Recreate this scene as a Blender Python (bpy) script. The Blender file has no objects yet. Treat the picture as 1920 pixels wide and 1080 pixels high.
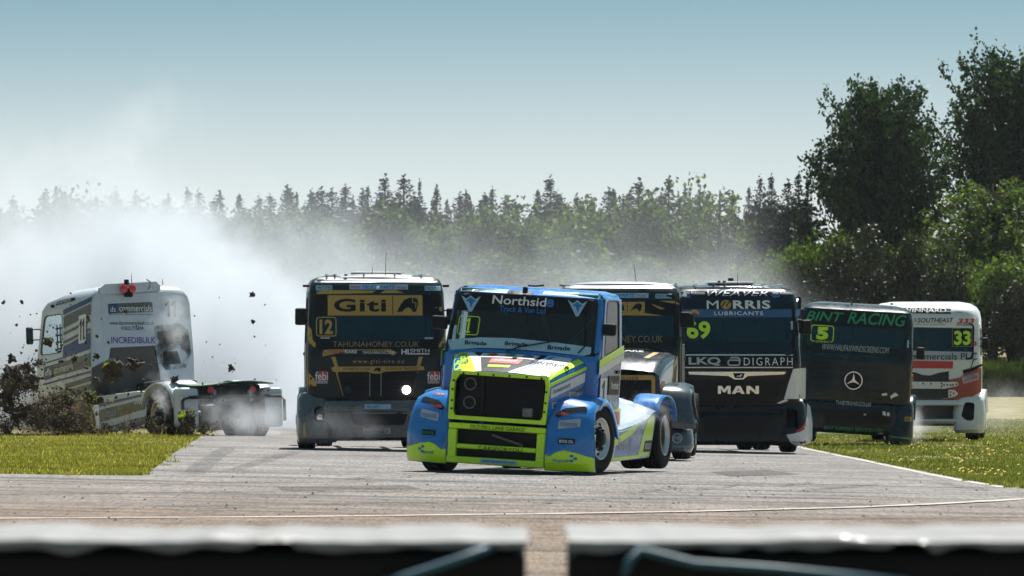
import bpy, bmesh, math, random
from math import sin, cos, pi, sqrt, radians
from mathutils import Vector, Matrix, noise as mnoise

sc = bpy.context.scene
COL = sc.collection
# ------------------------------------------------------------------ camera
K = 12000.0            # focal length in pixels of a 1920 px wide picture
HC = 1.71              # lens height
HY = 669.0             # picture row of the horizon
cd = bpy.data.cameras.new('camera')
cam = bpy.data.objects.new('camera', cd)
COL.objects.link(cam)
cd.sensor_width = 36.0
cd.lens = 36.0 * K / 1920.0
cd.clip_start = 0.5
cd.clip_end = 6000
PITCH = math.atan((HY - 540.0) / K)
cam.location = (0, 0, HC)
cam.rotation_euler = (pi / 2 + PITCH, 0, 0)
cd.dof.use_dof = True
cd.dof.focus_distance = 98.0
cd.dof.aperture_fstop = 9.0
sc.camera = cam
# ------------------------------------------------------------------ sky and sun
SUN_EL, SUN_AZ = radians(60), radians(16)      # azimuth from +Y towards +X
world = bpy.data.worlds.new('World')
sc.world = world
world.use_nodes = True
wn, wl = world.node_tree.nodes, world.node_tree.links
wn.clear()
tc = wn.new('ShaderNodeTexCoord')
mp = wn.new('ShaderNodeMapping')
mp.inputs['Scale'].default_value = (1, 1, 5.0)
sky = wn.new('ShaderNodeTexSky')
sky.sky_type = 'NISHITA'
sky.sun_disc = False
sky.sun_elevation = SUN_EL
sky.sun_rotation = SUN_AZ
sky.air_density = 1.0
sky.dust_density = 2.5
sky.ozone_density = 1.4
tint = wn.new('ShaderNodeMix')
tint.data_type = 'RGBA'
tint.blend_type = 'MULTIPLY'
tint.inputs[0].default_value = 1.0
tint.inputs[7].default_value = (0.50, 0.80, 0.76, 1)
bg = wn.new('ShaderNodeBackground')
bg.inputs['Strength'].default_value = 0.05
wo = wn.new('ShaderNodeOutputWorld')
wl.new(tc.outputs['Generated'], mp.inputs['Vector'])
wl.new(mp.outputs['Vector'], sky.inputs['Vector'])
wl.new(sky.outputs['Color'], tint.inputs[6])
# pale haze layer low over the horizon, the same all round
sep = wn.new('ShaderNodeSeparateXYZ')
wl.new(tc.outputs['Generated'], sep.inputs[0])
hz = wn.new('ShaderNodeMapRange')
hz.interpolation_type = 'SMOOTHERSTEP'
hz.inputs[1].default_value = 0.004
hz.inputs[2].default_value = 0.076
wl.new(sep.outputs[2], hz.inputs[0])
hmix = wn.new('ShaderNodeMix')
hmix.data_type = 'RGBA'
hmix.inputs[6].default_value = (8.6, 9.2, 9.2, 1)
wl.new(hz.outputs[0], hmix.inputs[0])
wl.new(tint.outputs[2], hmix.inputs[7])
wl.new(hmix.outputs[2], bg.inputs['Color'])
wl.new(bg.outputs['Background'], wo.inputs['Surface'])
sd = bpy.data.lights.new('sun', 'SUN')
sd.energy = 5.0
sd.angle = radians(0.5)
sd.color = (1.0, 0.965, 0.92)
sun = bpy.data.objects.new('sun', sd)
COL.objects.link(sun)
SUN_DIR = Vector((sin(SUN_AZ) * cos(SUN_EL), cos(SUN_AZ) * cos(SUN_EL), sin(SUN_EL)))
sun.rotation_euler = SUN_DIR.to_track_quat('Z', 'Y').to_euler()
sun.location = SUN_DIR * 200
sc.view_settings.view_transform = 'Standard'
sc.view_settings.look = 'None'
sc.view_settings.exposure = 0.90
sc.view_settings.gamma = 1.0
sc.cycles.use_denoising = True
sc.cycles.max_bounces = 10
sc.cycles.diffuse_bounces = 3
sc.cycles.glossy_bounces = 3
sc.cycles.transmission_bounces = 6
sc.cycles.transparent_max_bounces = 12
sc.cycles.volume_bounces = 3
sc.cycles.volume_step_rate = 1.0
sc.cycles.volume_max_steps = 64
sc.cycles.sample_clamp_indirect = 6.0
sc.cycles.caustics_reflective = False
sc.cycles.caustics_refractive = False

rnd = random.Random(7)

# ------------------------------------------------------------------ helpers
def gz(x, y=100.0):
    """height of the ground: the track falls a little to the right; a ditch on the left field"""
    h = -0.021 * max(-7.0, min(7.0, x + 0.6))
    if y < 40:
        h *= max(0.0, (y - 15) / 25.0)
    d = math.exp(-(((x + 9.2) / 2.2) ** 2) - (((y - 133.5) / 2.6) ** 2))
    h -= 0.75 * d
    return h

def at(px, py, D):
    return Vector(((px - 960) * D / K, D, HC + (HY - py) * D / K))

def on_ground(px, py):
    D = 100.0
    for _ in range(30):
        x = (px - 960) * D / K
        D = (HC - gz(x, 100)) * K / max(1.0, py - HY)
    x = (px - 960) * D / K
    return Vector((x, D, gz(x, D)))

def srgb(r, g, b):
    def f(c):
        c /= 255.0
        return c / 12.92 if c <= 0.04045 else ((c + 0.055) / 1.055) ** 2.4
    return (f(r), f(g), f(b))

def setp(o, label=None, cat=None, group=None, kind=None):
    if label: o['label'] = label
    if cat: o['category'] = cat
    if group: o['group'] = group
    if kind: o['kind'] = kind
    return o

def link(o, parent=None):
    COL.objects.link(o)
    if parent is not None:
        o.parent = parent
    return o

def mesh_of(name, V, F, smooth=False):
    me = bpy.data.meshes.new(name)
    me.from_pydata([tuple(v) for v in V], [], F)
    if smooth:
        me.polygons.foreach_set('use_smooth', [True] * len(me.polygons))
    me.update()
    return me

def obj(name, V, F, mat, parent=None, smooth=False):
    me = mesh_of(name, V, F, smooth)
    if mat is not None:
        me.materials.append(mat)
    return link(bpy.data.objects.new(name, me), parent)

def empty(name, loc, rz=0.0):
    o = bpy.data.objects.new(name, None)
    o.location = loc
    o.rotation_euler = (0, 0, rz)
    o.empty_display_size = 0.3
    return link(o)

def join(*parts):
    V, F = [], []
    for v, f in parts:
        b = len(V)
        V += list(v)
        F += [tuple(i + b for i in q) for q in f]
    return V, F

def xf(part, M):
    return [M @ Vector(v) for v in part[0]], part[1]

def move(part, d):
    d = Vector(d)
    return [Vector(v) + d for v in part[0]], part[1]

def bm_out(bm):
    bm.verts.index_update()
    V = [v.co.copy() for v in bm.verts]
    F = [tuple(v.index for v in f.verts) for f in bm.faces]
    bm.free()
    return V, F

def box(c, s, bev=0.0, seg=1, taper=None):
    bm = bmesh.new()
    bmesh.ops.create_cube(bm, size=1.0)
    for v in bm.verts:
        v.co = Vector((v.co.x * s[0], v.co.y * s[1], v.co.z * s[2]))
        if taper and v.co.z > 0:
            v.co.x *= taper[0]
            v.co.y *= taper[1]
    if bev > 0:
        bmesh.ops.bevel(bm, geom=bm.edges[:] , offset=min(bev, 0.45 * min(s)), segments=seg, affect='EDGES', profile=0.5)
    for v in bm.verts:
        v.co += Vector(c)
    return bm_out(bm)

def tube(pts, r, n=8, closed=False, cap=True):
    pts = [Vector(p) for p in pts]
    V, F = [], []
    m = len(pts)
    up = Vector((0, 0, 1))
    for i, p in enumerate(pts):
        a = pts[(i - 1) % m] if (closed or i > 0) else p
        b = pts[(i + 1) % m] if (closed or i < m - 1) else p
        t = (b - a).normalized()
        u = up if abs(t.dot(up)) < 0.95 else Vector((1, 0, 0))
        e1 = t.cross(u).normalized()
        e2 = e1.cross(t)
        rr = r[i] if isinstance(r, (list, tuple)) else r
        for k in range(n):
            w = 2 * pi * k / n
            V.append(p + e1 * cos(w) * rr + e2 * sin(w) * rr)
    for i in range(m if closed else m - 1):
        j = (i + 1) % m
        for k in range(n):
            l = (k + 1) % n
            F.append((i * n + k, i * n + l, j * n + l, j * n + k))
    if cap and not closed:
        F.append(tuple(range(n))[::-1])
        F.append(tuple((m - 1) * n + k for k in range(n)))
    return V, F

def lathe(prof, n=32, axis='X'):
    """prof: list of (along axis, radius)"""
    V, F = [], []
    for a, r in prof:
        for k in range(n):
            w = 2 * pi * k / n
            if axis == 'X':
                V.append(Vector((a, r * cos(w), r * sin(w))))
            elif axis == 'Y':
                V.append(Vector((r * cos(w), a, r * sin(w))))
            else:
                V.append(Vector((r * cos(w), r * sin(w), a)))
    for i in range(len(prof) - 1):
        for k in range(n):
            l = (k + 1) % n
            F.append((i * n + k, i * n + l, (i + 1) * n + l, (i + 1) * n + k))
    return V, F

def grid(fn, us, vs):
    V = [Vector(fn(u, v)) for v in vs for u in us]
    n = len(us)
    F = [(j * n + i, j * n + i + 1, (j + 1) * n + i + 1, (j + 1) * n + i)
         for j in range(len(vs) - 1) for i in range(n - 1)]
    return V, F

def lin(a, b, n):
    return [a + (b - a) * i / (n - 1) for i in range(n)]

def roundpoly(pts, r, n=4):
    out = []
    m = len(pts)
    P = [Vector((p[0], p[1])) for p in pts]
    for i in range(m):
        a, b, c = P[i - 1], P[i], P[(i + 1) % m]
        d1, d2 = (a - b), (c - b)
        q = min(r, d1.length * 0.45, d2.length * 0.45)
        s, e = b + d1.normalized() * q, b + d2.normalized() * q
        for k in range(n + 1):
            t = k / n
            out.append(tuple((1 - t) ** 2 * s + 2 * t * (1 - t) * b + t * t * e))
    return out

def rrect(x0, z0, x1, z1, r=0.03, n=3):
    return roundpoly([(x0, z0), (x1, z0), (x1, z1), (x0, z1)], r, n)

def cut2d(bm, step):
    """cut a flat mesh in the xy plane along a grid so that it can follow a curved surface"""
    if not bm.verts:
        return
    for ax in (0, 1):
        lo = min(v.co[ax] for v in bm.verts)
        hi = max(v.co[ax] for v in bm.verts)
        k = math.floor(lo / step) + 1
        no = (1, 0, 0) if ax == 0 else (0, 1, 0)
        while k * step < hi - 1e-5:
            co = (k * step, 0, 0) if ax == 0 else (0, k * step, 0)
            bmesh.ops.bisect_plane(bm, geom=bm.verts[:] + bm.edges[:] + bm.faces[:], dist=1e-6, plane_co=co, plane_no=no)
            k += 1

def flat(outline, step=0.12, holes=None):
    bm = bmesh.new()
    vs = [bm.verts.new((p[0], p[1], 0)) for p in outline]
    if holes:
        es = [bm.edges.new((vs[i - 1], vs[i])) for i in range(len(vs))]
        for h in holes:
            hv = [bm.verts.new((p[0], p[1], 0)) for p in h]
            es += [bm.edges.new((hv[i - 1], hv[i])) for i in range(len(hv))]
        bmesh.ops.triangle_fill(bm, use_beauty=True, edges=es)
    else:
        f = bm.faces.new(vs)
        f.normal_update()
        bmesh.ops.triangulate(bm, faces=[f])
    if step:
        cut2d(bm, step)
    return bm

def thick_map(bm, fn, off, thick):
    """map a flat mesh by fn(u, v, off) to a sheet with a back face"""
    bm.verts.index_update()
    top = [Vector(fn(v.co.x, v.co.y, off)) for v in bm.verts]
    F = [tuple(v.index for v in f.verts) for f in bm.faces]
    if thick > 0:
        n = len(top)
        V = top + [Vector(fn(v.co.x, v.co.y, off - thick)) for v in bm.verts]
        F2 = F + [tuple(i + n for i in f[::-1]) for f in F]
        for e in bm.edges:
            if len(e.link_faces) == 1:
                f = e.link_faces[0]
                a, b = e.verts[0].index, e.verts[1].index
                vi = [v.index for v in f.verts]
                ia = vi.index(a)
                if vi[(ia + 1) % len(vi)] != b:
                    a, b = b, a
                F2.append((b, a, a + n, b + n))
        bm.free()
        return V, F2
    bm.free()
    return top, F

_tc = {}
def text2d(s, bold=0.0, shear=0.0, space=1.0, res=3):
    """flat lettering as (verts2d, faces) scaled to the box 0..1 x 0..1"""
    if any(c in s for c in 'MWmw'):
        bold = min(bold, .0)
    elif 'N' in s and bold > .012:
        bold = .012              # wide offsets close the counters of these letters
    key = (s, bold, shear, space, res)
    if s in ('1', '11'):
        g = [(.12, 0), (.90, 0), (.90, .10), (.68, .10), (.68, 1), (.46, 1), (.06, .80), (.06, .66), (.38, .80), (.38, .10), (.12, .10)]
        if s == '11':
            g = [(.36, 0), (.80, 0), (.80, 1), (.50, 1), (.0, .80), (.0, .62), (.36, .76)]
            return [(x * .48, y) for x, y in g] + [(.52 + x * .48, y) for x, y in g], [tuple(range(7)), tuple(range(7, 14))]
        return g, [tuple(range(11))]
    if key not in _tc:
        cu = bpy.data.curves.new('lettering', 'FONT')
        cu.body = s
        cu.resolution_u = res
        cu.offset = bold
        cu.shear = shear
        cu.space_character = space
        cu.fill_mode = 'FRONT'
        o = bpy.data.objects.new('lettering', cu)
        me = bpy.data.meshes.new_from_object(o)
        V = [(v.co.x, v.co.y) for v in me.vertices]
        F = [tuple(p.vertices) for p in me.polygons]
        bpy.data.objects.remove(o)
        bpy.data.curves.remove(cu)
        bpy.data.meshes.remove(me)
        x0, x1 = min(v[0] for v in V), max(v[0] for v in V)
        y0, y1 = min(v[1] for v in V), max(v[1] for v in V)
        _tc[key] = ([((v[0] - x0) / (x1 - x0), (v[1] - y0) / (y1 - y0)) for v in V], F)
    return _tc[key]

# ------------------------------------------------------------------ materials
_mats = {}
def nodes_of(name):
    m = bpy.data.materials.new(name)
    m.use_nodes = True
    nt = m.node_tree
    b = nt.nodes['Principled BSDF']
    return m, nt.nodes, nt.links, b

def mixrgb(N, L, fac, a, b, blend='MIX'):
    n = N.new('ShaderNodeMix')
    n.data_type = 'RGBA'
    n.blend_type = blend
    for sock, val in ((0, fac), (6, a), (7, b)):
        if hasattr(val, 'is_linked') or hasattr(val, 'links'):
            L.new(val, n.inputs[sock])
        elif sock == 0:
            n.inputs[0].default_value = val
        else:
            n.inputs[sock].default_value = (*val, 1) if len(val) == 3 else val
    return n.outputs[2]

def ramp(N, L, src, stops):
    r = N.new('ShaderNodeValToRGB')
    el = r.color_ramp.elements
    while len(el) < len(stops):
        el.new(0.5)
    for e, (p, c) in zip(el, stops):
        e.position = p
        e.color = (c, c, c, 1) if not hasattr(c, '__len__') else (*c, 1)
    L.new(src, r.inputs[0])
    return r.outputs[0]

def noisetex(N, L, scale, detail=4, rough=0.55, vec=None, dist=0.0):
    n = N.new('ShaderNodeTexNoise')
    n.inputs['Scale'].default_value = scale
    n.inputs['Detail'].default_value = detail
    n.inputs['Roughness'].default_value = rough
    n.inputs['Distortion'].default_value = dist
    if vec is None:
        t = N.new('ShaderNodeTexCoord')
        vec = t.outputs['Object']
    L.new(vec, n.inputs['Vector'])
    return n.outputs['Fac']

def paint(name, col, rough=0.3, metal=0.0, coat=0.35, dirt=0.18, scale=3.0, spec=0.5, keep=False):
    """painted or plastic surface with a film of dust and scuffs"""
    key = (name,)
    if key in _mats:
        return _mats[key]
    m, N, L, b = nodes_of(name)
    dirt *= 0.55
    if max(col) < .07 and not keep:
        coat *= .25
        spec = .18
        col = tuple(c * .6 for c in col)
        dirt *= .5
    f = noisetex(N, L, scale, 6, 0.65)
    g = noisetex(N, L, scale * 9, 3, 0.6)
    fac = ramp(N, L, f, [(0.38, 0.0), (0.72, dirt)])
    c = mixrgb(N, L, fac, col, (0.13, 0.125, 0.115))
    k = ramp(N, L, g, [(0.3, 0.88), (0.75, 1.06)])
    c = mixrgb(N, L, 1.0, c, k, 'MULTIPLY')
    L.new(c, b.inputs['Base Color'])
    rr = ramp(N, L, f, [(0.35, rough), (0.75, min(0.9, rough + 0.15))])
    L.new(rr, b.inputs['Roughness'])
    b.inputs['Metallic'].default_value = metal
    b.inputs['Coat Weight'].default_value = coat
    b.inputs['Coat Roughness'].default_value = 0.08
    b.inputs['Specular IOR Level'].default_value = spec
    _mats[key] = m
    return m

def glass(name, tintc=(0.25, 0.33, 0.36), refl=.7, film=(0.30, 0.34, 0.36), lo=.012, hi=.05):
    if (name,) in _mats:
        return _mats[(name,)]
    m, N, L, b = nodes_of(name)
    N.remove(b)
    out = N['Material Output']
    tr = N.new('ShaderNodeBsdfTransparent')
    tr.inputs[0].default_value = (*tintc, 1)
    gl = N.new('ShaderNodeBsdfGlossy')
    gl.inputs['Roughness'].default_value = 0.06
    gl.inputs[0].default_value = (refl, refl, refl, 1)
    fr = N.new('ShaderNodeFresnel')
    fr.inputs['IOR'].default_value = 1.55
    mx = N.new('ShaderNodeMixShader')
    L.new(fr.outputs[0], mx.inputs[0])
    L.new(tr.outputs[0], mx.inputs[1])
    L.new(gl.outputs[0], mx.inputs[2])
    # diffuse layer: road dust; on the dark glass a painted blue sky reflection
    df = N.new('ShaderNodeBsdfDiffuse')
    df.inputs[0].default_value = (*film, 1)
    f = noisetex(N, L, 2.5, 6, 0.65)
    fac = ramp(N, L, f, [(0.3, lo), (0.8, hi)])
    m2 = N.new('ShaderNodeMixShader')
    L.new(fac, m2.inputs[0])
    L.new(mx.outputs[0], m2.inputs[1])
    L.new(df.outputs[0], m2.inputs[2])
    L.new(m2.outputs[0], out.inputs['Surface'])
    _mats[(name,)] = m
    return m

def emit(name, col, strength):
    if (name,) in _mats:
        return _mats[(name,)]
    m, N, L, b = nodes_of(name)
    b.inputs['Base Color'].default_value = (*col, 1)
    b.inputs['Emission Color'].default_value = (*col, 1)
    b.inputs['Emission Strength'].default_value = strength
    _mats[(name,)] = m
    return m
# ================================================================== the setting
def mat_asphalt(name, c0, c1, gloss=0.55, brown=0.0):
    m, N, L, b = nodes_of(name)
    t = N.new('ShaderNodeTexCoord')
    mp1 = N.new('ShaderNodeMapping')
    mp1.inputs['Scale'].default_value = (0.16, 0.9, 1)          # long streaks laid by tyres across the picture
    L.new(t.outputs['Object'], mp1.inputs['Vector'])
    st = noisetex(N, L, 1.0, 7, 0.7, mp1.outputs[0], 0.4)
    mp2 = N.new('ShaderNodeMapping')
    mp2.inputs['Scale'].default_value = (1.0, 0.22, 1)
    L.new(t.outputs['Object'], mp2.inputs['Vector'])
    pt = noisetex(N, L, 0.8, 6, 0.65, mp2.outputs[0], 0.3)
    mp3 = N.new('ShaderNodeMapping')
    mp3.inputs['Scale'].default_value = (1.0, 0.045, 1)
    L.new(t.outputs['Object'], mp3.inputs['Vector'])
    gr = noisetex(N, L, 24.0, 4, 0.85, mp3.outputs[0])
    c = mixrgb(N, L, ramp(N, L, pt, [(0.3, 0.0), (0.7, 1.0)]), c0, c1)
    c = mixrgb(N, L, ramp(N, L, st, [(0.38, 0.75), (0.54, 0.0)]), c, tuple(x * 0.42 for x in c0))
    c = mixrgb(N, L, 1.0, c, ramp(N, L, gr, [(0.28, 0.40), (0.5, 1.0), (0.74, 1.6)]), 'MULTIPLY')
    # brown dust dragged onto the near side of the track
    sp_ = N.new('ShaderNodeSeparateXYZ')
    L.new(t.outputs['Object'], sp_.inputs[0])
    wob = N.new('ShaderNodeMath')
    wob.operation = 'MULTIPLY_ADD'
    L.new(pt, wob.inputs[0])
    wob.inputs[1].default_value = 14.0
    L.new(sp_.outputs[1], wob.inputs[2])
    mr = N.new('ShaderNodeMapRange')
    L.new(wob.outputs[0], mr.inputs[0])
    for i_, v_ in ((1, 96.0), (2, 78.0), (3, 0.0), (4, 0.75)):
        mr.inputs[i_].default_value = v_
    c = mixrgb(N, L, mr.outputs[0], c, mixrgb(N, L, 1.0, c, (0.86, 0.73, 0.62), 'MULTIPLY'))
    L.new(c, b.inputs['Base Color'])
    b.inputs['Roughness'].default_value = gloss
    b.inputs['Specular IOR Level'].default_value = 0.12
    bp = N.new('ShaderNodeBump')
    bp.inputs['Strength'].default_value = 0.5
    bp.inputs['Distance'].default_value = 0.02
    L.new(gr, bp.inputs['Height'])
    L.new(bp.outputs[0], b.inputs['Normal'])
    return m

def mat_grass_ground():
    m, N, L, b = nodes_of('grass_ground')
    t = N.new('ShaderNodeTexCoord')
    mp1 = N.new('ShaderNodeMapping')
    mp1.inputs['Scale'].default_value = (1.0, 0.25, 1)
    L.new(t.outputs['Object'], mp1.inputs['Vector'])
    f = noisetex(N, L, 0.9, 7, 0.7, mp1.outputs[0], 0.3)
    g = noisetex(N, L, 14.0, 4, 0.7, mp1.outputs[0])
    c = mixrgb(N, L, ramp(N, L, f, [(0.40, 0.0), (0.60, 1.0)]), (0.13, 0.125, 0.034), (0.29, 0.23, 0.125))
    c = mixrgb(N, L, 1.0, c, ramp(N, L, g, [(0.25, 0.4), (0.75, 1.35)]), 'MULTIPLY')
    L.new(c, b.inputs['Base Color'])
    b.inputs['Roughness'].default_value = 0.95
    b.inputs['Specular IOR Level'].default_value = 0.1
    return m

def sheet(name, outline, dz, mat, step=2.0):
    """a sheet that follows the ground, cut from an outline of ground points"""
    bm = flat([(p[0], p[1]) for p in outline], step)
    V, F = thick_map(bm, lambda x, y, o: (x, y, gz(x, y) + o), dz, 0)
    # faces must look up
    F2 = []
    for f in F:
        a, b_, c = V[f[0]], V[f[1]], V[f[2]]
        F2.append(f if (b_ - a).cross(c - a).z > 0 else f[::-1])
    return setp(obj(name, V, F2, mat), kind='structure')

# ---- ground: one sheet to the horizon
xs = [-2500, -900, -300, -100, -40, -25] + lin(-18, 18, 73) + [25, 40, 100, 300, 900, 2500]
ys = [-60, 0, 15, 28, 40, 55] + lin(60, 150, 91) + [160, 180, 220, 280, 400, 700, 1500, 5000]
V, F = grid(lambda x, y: (x, y, gz(x, y) + 0.02 * mnoise.noise((x * 0.9, y * 0.4, 0)) * (1 if 60 < y < 300 else 0)), xs, ys)
setp(obj('ground', V, F, mat_grass_ground(), smooth=True), kind='structure')

M_ROAD = mat_asphalt('asphalt', (0.155, 0.145, 0.139), (0.220, 0.205, 0.195), 0.75)
M_APRON = mat_asphalt('worn_apron', (0.125, 0.105, 0.088), (0.225, 0.19, 0.16), 0.75)
EDGE_L = [on_ground(-700, 890), on_ground(0, 892), on_ground(180, 895), on_ground(268, 895), on_ground(285, 887), on_ground(300, 873), on_ground(330, 850),
          on_ground(375, 822), on_ground(420, 802)]
EDGE_R = [on_ground(2900, 1010), on_ground(2300, 962), on_ground(1920, 920), on_ground(1840, 908), on_ground(1760, 893), on_ground(1640, 868), on_ground(1530, 846),
          on_ground(1460, 828)]
far_l, far_r = Vector((-9.2, 260, 0)), Vector((-3.0, 260, 0))
LINE = [on_ground(-500, 981), on_ground(0, 979), on_ground(500, 976), on_ground(1000, 970), on_ground(1300, 965), on_ground(1600, 957),
        on_ground(1760, 950), on_ground(1900, 942), on_ground(2100, 930), on_ground(2500, 905)]
road_poly = EDGE_L + [far_l, far_r] + EDGE_R[::-1] + [Vector((30, 66, 0)), Vector((-30, 66, 0))]
sheet('road', road_poly, 0.028, M_ROAD)
sheet('gravel_apron', [(-40, 10), (40, 10), (40, 75.2), (12, 75.0), (7.0, 73.4), (4, 70.9), (1, 69.2), (-2, 68.2), (-6, 67.4), (-40, 66.6)], 0.034, M_APRON)

def ribbon(name, pts, w, dz, mat, wob=0.0):
    V, F = [], []
    q = []
    for a, b_ in zip(pts[:-1], pts[1:]):
        for k in range(8):
            q.append(a.lerp(b_, k / 8))
    q.append(pts[-1])
    for i, p in enumerate(q):
        t = (q[min(i + 1, len(q) - 1)] - q[max(i - 1, 0)])
        n = Vector((-t.y, t.x, 0)).normalized()
        ww = w * (1 + wob * mnoise.noise((p.x * 3.1, p.y, 3)))
        for s in (-1, 1):
            r = p + n * (ww * s / 2)
            V.append((r.x, r.y, gz(r.x, r.y) + dz))
    F = [(2 * i, 2 * i + 1, 2 * i + 3, 2 * i + 2) for i in range(len(q) - 1)]
    F = [f if (Vector(V[f[1]]) - Vector(V[f[0]])).cross(Vector(V[f[2]]) - Vector(V[f[0]])).z > 0 else f[::-1] for f in F]
    return obj(name, V, F, mat)

def mat_worn_line():
    m, N, L, b = nodes_of('worn_white_line')
    f = noisetex(N, L, 3.0, 7, 0.75)
    c = mixrgb(N, L, ramp(N, L, f, [(0.38, 0.0), (0.55, 1.0)]), (0.20, 0.175, 0.155), (0.38, 0.345, 0.315))
    L.new(c, b.inputs['Base Color'])
    b.inputs['Roughness'].default_value = 0.8
    return m
M_LINE = mat_worn_line()
setp(ribbon('painted_line', LINE, 0.24, 0.040, M_LINE, 0.5), kind='structure')
setp(ribbon('painted_line', [p + Vector((-0.14, 0.0, 0)) for p in EDGE_R[2:]], 0.16, 0.033, M_LINE, 0.6), kind='structure')

# dark rubber laid down on the track
def mat_rubber_mark():
    m, N, L, b = nodes_of('rubber_mark')
    f = noisetex(N, L, 5.0, 6, 0.75)
    b.inputs['Base Color'].default_value = (0.05, 0.047, 0.045, 1)
    b.inputs['Roughness'].default_value = 0.8
    L.new(ramp(N, L, f, [(0.42, 0.0), (0.68, 0.75)]), b.inputs['Alpha'])
    return m
M_SKID = mat_rubber_mark()
marks = [([(360, 893), (400, 862), (430, 842)], 0.30), ([(-300, 935), (300, 928), (900, 924), (1300, 928), (1700, 936)], 0.5),
         ([(0, 912), (600, 908), (1000, 906), (1500, 915)], 0.35), ([(1500, 925), (1640, 912), (1760, 909), (1850, 925)], 0.3),
         ([(300, 955), (700, 948), (1100, 940), (1600, 938)], 0.5), ([(900, 915), (1300, 912), (1700, 925)], 0.25),
         ([(1062, 888), (1070, 893), (1062, 899), (1030, 903)], 0.10), ([(440, 885), (520, 860), (560, 850)], 0.25),
         ([(0, 962), (500, 957), (900, 960)], 0.3), ([(1000, 978), (1400, 981), (1900, 975)], 0.5)]
for pts, w in marks:
    setp(ribbon('tyre_mark', [on_ground(*p) for p in pts], w, 0.045, M_SKID, 0.9), kind='structure')

# cracks and a mended patch in the old surface
M_CRACK = paint('crack_filler', (0.035, 0.033, 0.031), .9, coat=0, dirt=.3)
for pts, w in (([(640, 905), (700, 899), (745, 901), (820, 894), (900, 897)], .035), ([(1180, 930), (1260, 921), (1300, 924), (1390, 914), (1460, 917), (1540, 908)], .035),
               ([(1000, 950), (1100, 944), (1200, 949)], .04)):
    q = []
    for i in range(len(pts) - 1):
        a, b_ = Vector(pts[i]), Vector(pts[i + 1])
        for k in range(5):
            v = a.lerp(b_, k / 5)
            q.append(on_ground(v.x + rnd.uniform(-4, 4), v.y + rnd.uniform(-.8, .8)))
    setp(ribbon('road_crack', q, w, 0.047, M_CRACK, .9), kind='structure')
M_PATCH = mat_asphalt('mended_asphalt', (0.085, 0.080, 0.077), (0.12, 0.112, 0.107), 0.8)
sheet('road_patch', [on_ground(*p) for p in ((520, 917), (760, 914), (790, 921), (530, 925))], .031, M_PATCH)
sheet('road_patch', [on_ground(*p) for p in ((1330, 888), (1440, 885), (1500, 893), (1370, 897))], .031, M_PATCH)

# loose stones and rubber crumbs on the track, nobody could count them
V, F = [], []
def chip(p, s, flatten=0.6):
    b0 = len(V)
    a = rnd.random() * 6.28
    for k in range(4):
        w = a + k * pi / 2
        V.append((p[0] + cos(w) * s * rnd.uniform(.6, 1.2), p[1] + sin(w) * s * rnd.uniform(.6, 1.2), p[2]))
    V.append((p[0], p[1], p[2] + s * flatten * rnd.uniform(.7, 1.4)))
    F.extend([(b0 + k, b0 + (k + 1) % 4, b0 + 4) for k in range(4)])
for i in range(650):
    px = rnd.uniform(-40, 1960)
    py = rnd.triangular(850, 1000, 960)
    p = on_ground(px, py)
    if py < 893 and (px < 400 or px > 1500):
        continue
    chip((p.x, p.y, gz(p.x, p.y) + 0.034), rnd.choice([.005, .008, .008, .012, .016, .026]))
setp(obj('loose_stones', V, F, paint('dark_stone', (0.07, 0.06, 0.052), 0.9, coat=0)), 'scattered dark stones and rubber crumbs lying on the grey track', 'stones', kind='stuff')

# ---- grass blades on both verges
def mat_leaf(name, c0, c1, trans=0.4, spec=0.3, rough=0.45, scale=0.7):
    m, N, L, b = nodes_of(name)
    f = noisetex(N, L, scale, 5, 0.7)
    g = N.new('ShaderNodeTexWhiteNoise')
    t = N.new('ShaderNodeNewGeometry')
    c = mixrgb(N, L, ramp(N, L, f, [(0.35, 0.0), (0.65, 1.0)]), c0, c1)
    c = mixrgb(N, L, 1.0, c, ramp(N, L, t.outputs['Random Per Island'], [(0.0, 0.40), (0.7, 1.0), (1.0, 1.7)]), 'MULTIPLY')
    L.new(c, b.inputs['Base Color'])
    b.inputs['Roughness'].default_value = rough
    b.inputs['Specular IOR Level'].default_value = spec
    tr = N.new('ShaderNodeBsdfTranslucent')
    L.new(mixrgb(N, L, 1.0, c, (1.25, 1.6, 0.55), 'MULTIPLY'), tr.inputs[0])
    mx = N.new('ShaderNodeMixShader')
    mx.inputs[0].default_value = trans
    L.new(b.outputs[0], mx.inputs[1])
    L.new(tr.outputs[0], mx.inputs[2])
    L.new(mx.outputs[0], N['Material Output'].inputs['Surface'])
    return m
M_GRASS = mat_leaf('grass_blade', (0.185, 0.170, 0.034), (0.36, 0.28, 0.12), 0.4, 0.2, 0.6, 0.5)

def inside(p, poly):
    c = False
    j = len(poly) - 1
    for i in range(len(poly)):
        a, b_ = poly[i], poly[j]
        if (a[1] > p[1]) != (b_[1] > p[1]) and p[0] < (b_[0] - a[0]) * (p[1] - a[1]) / (b_[1] - a[1]) + a[0]:
            c = not c
        j = i
    return c

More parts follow.
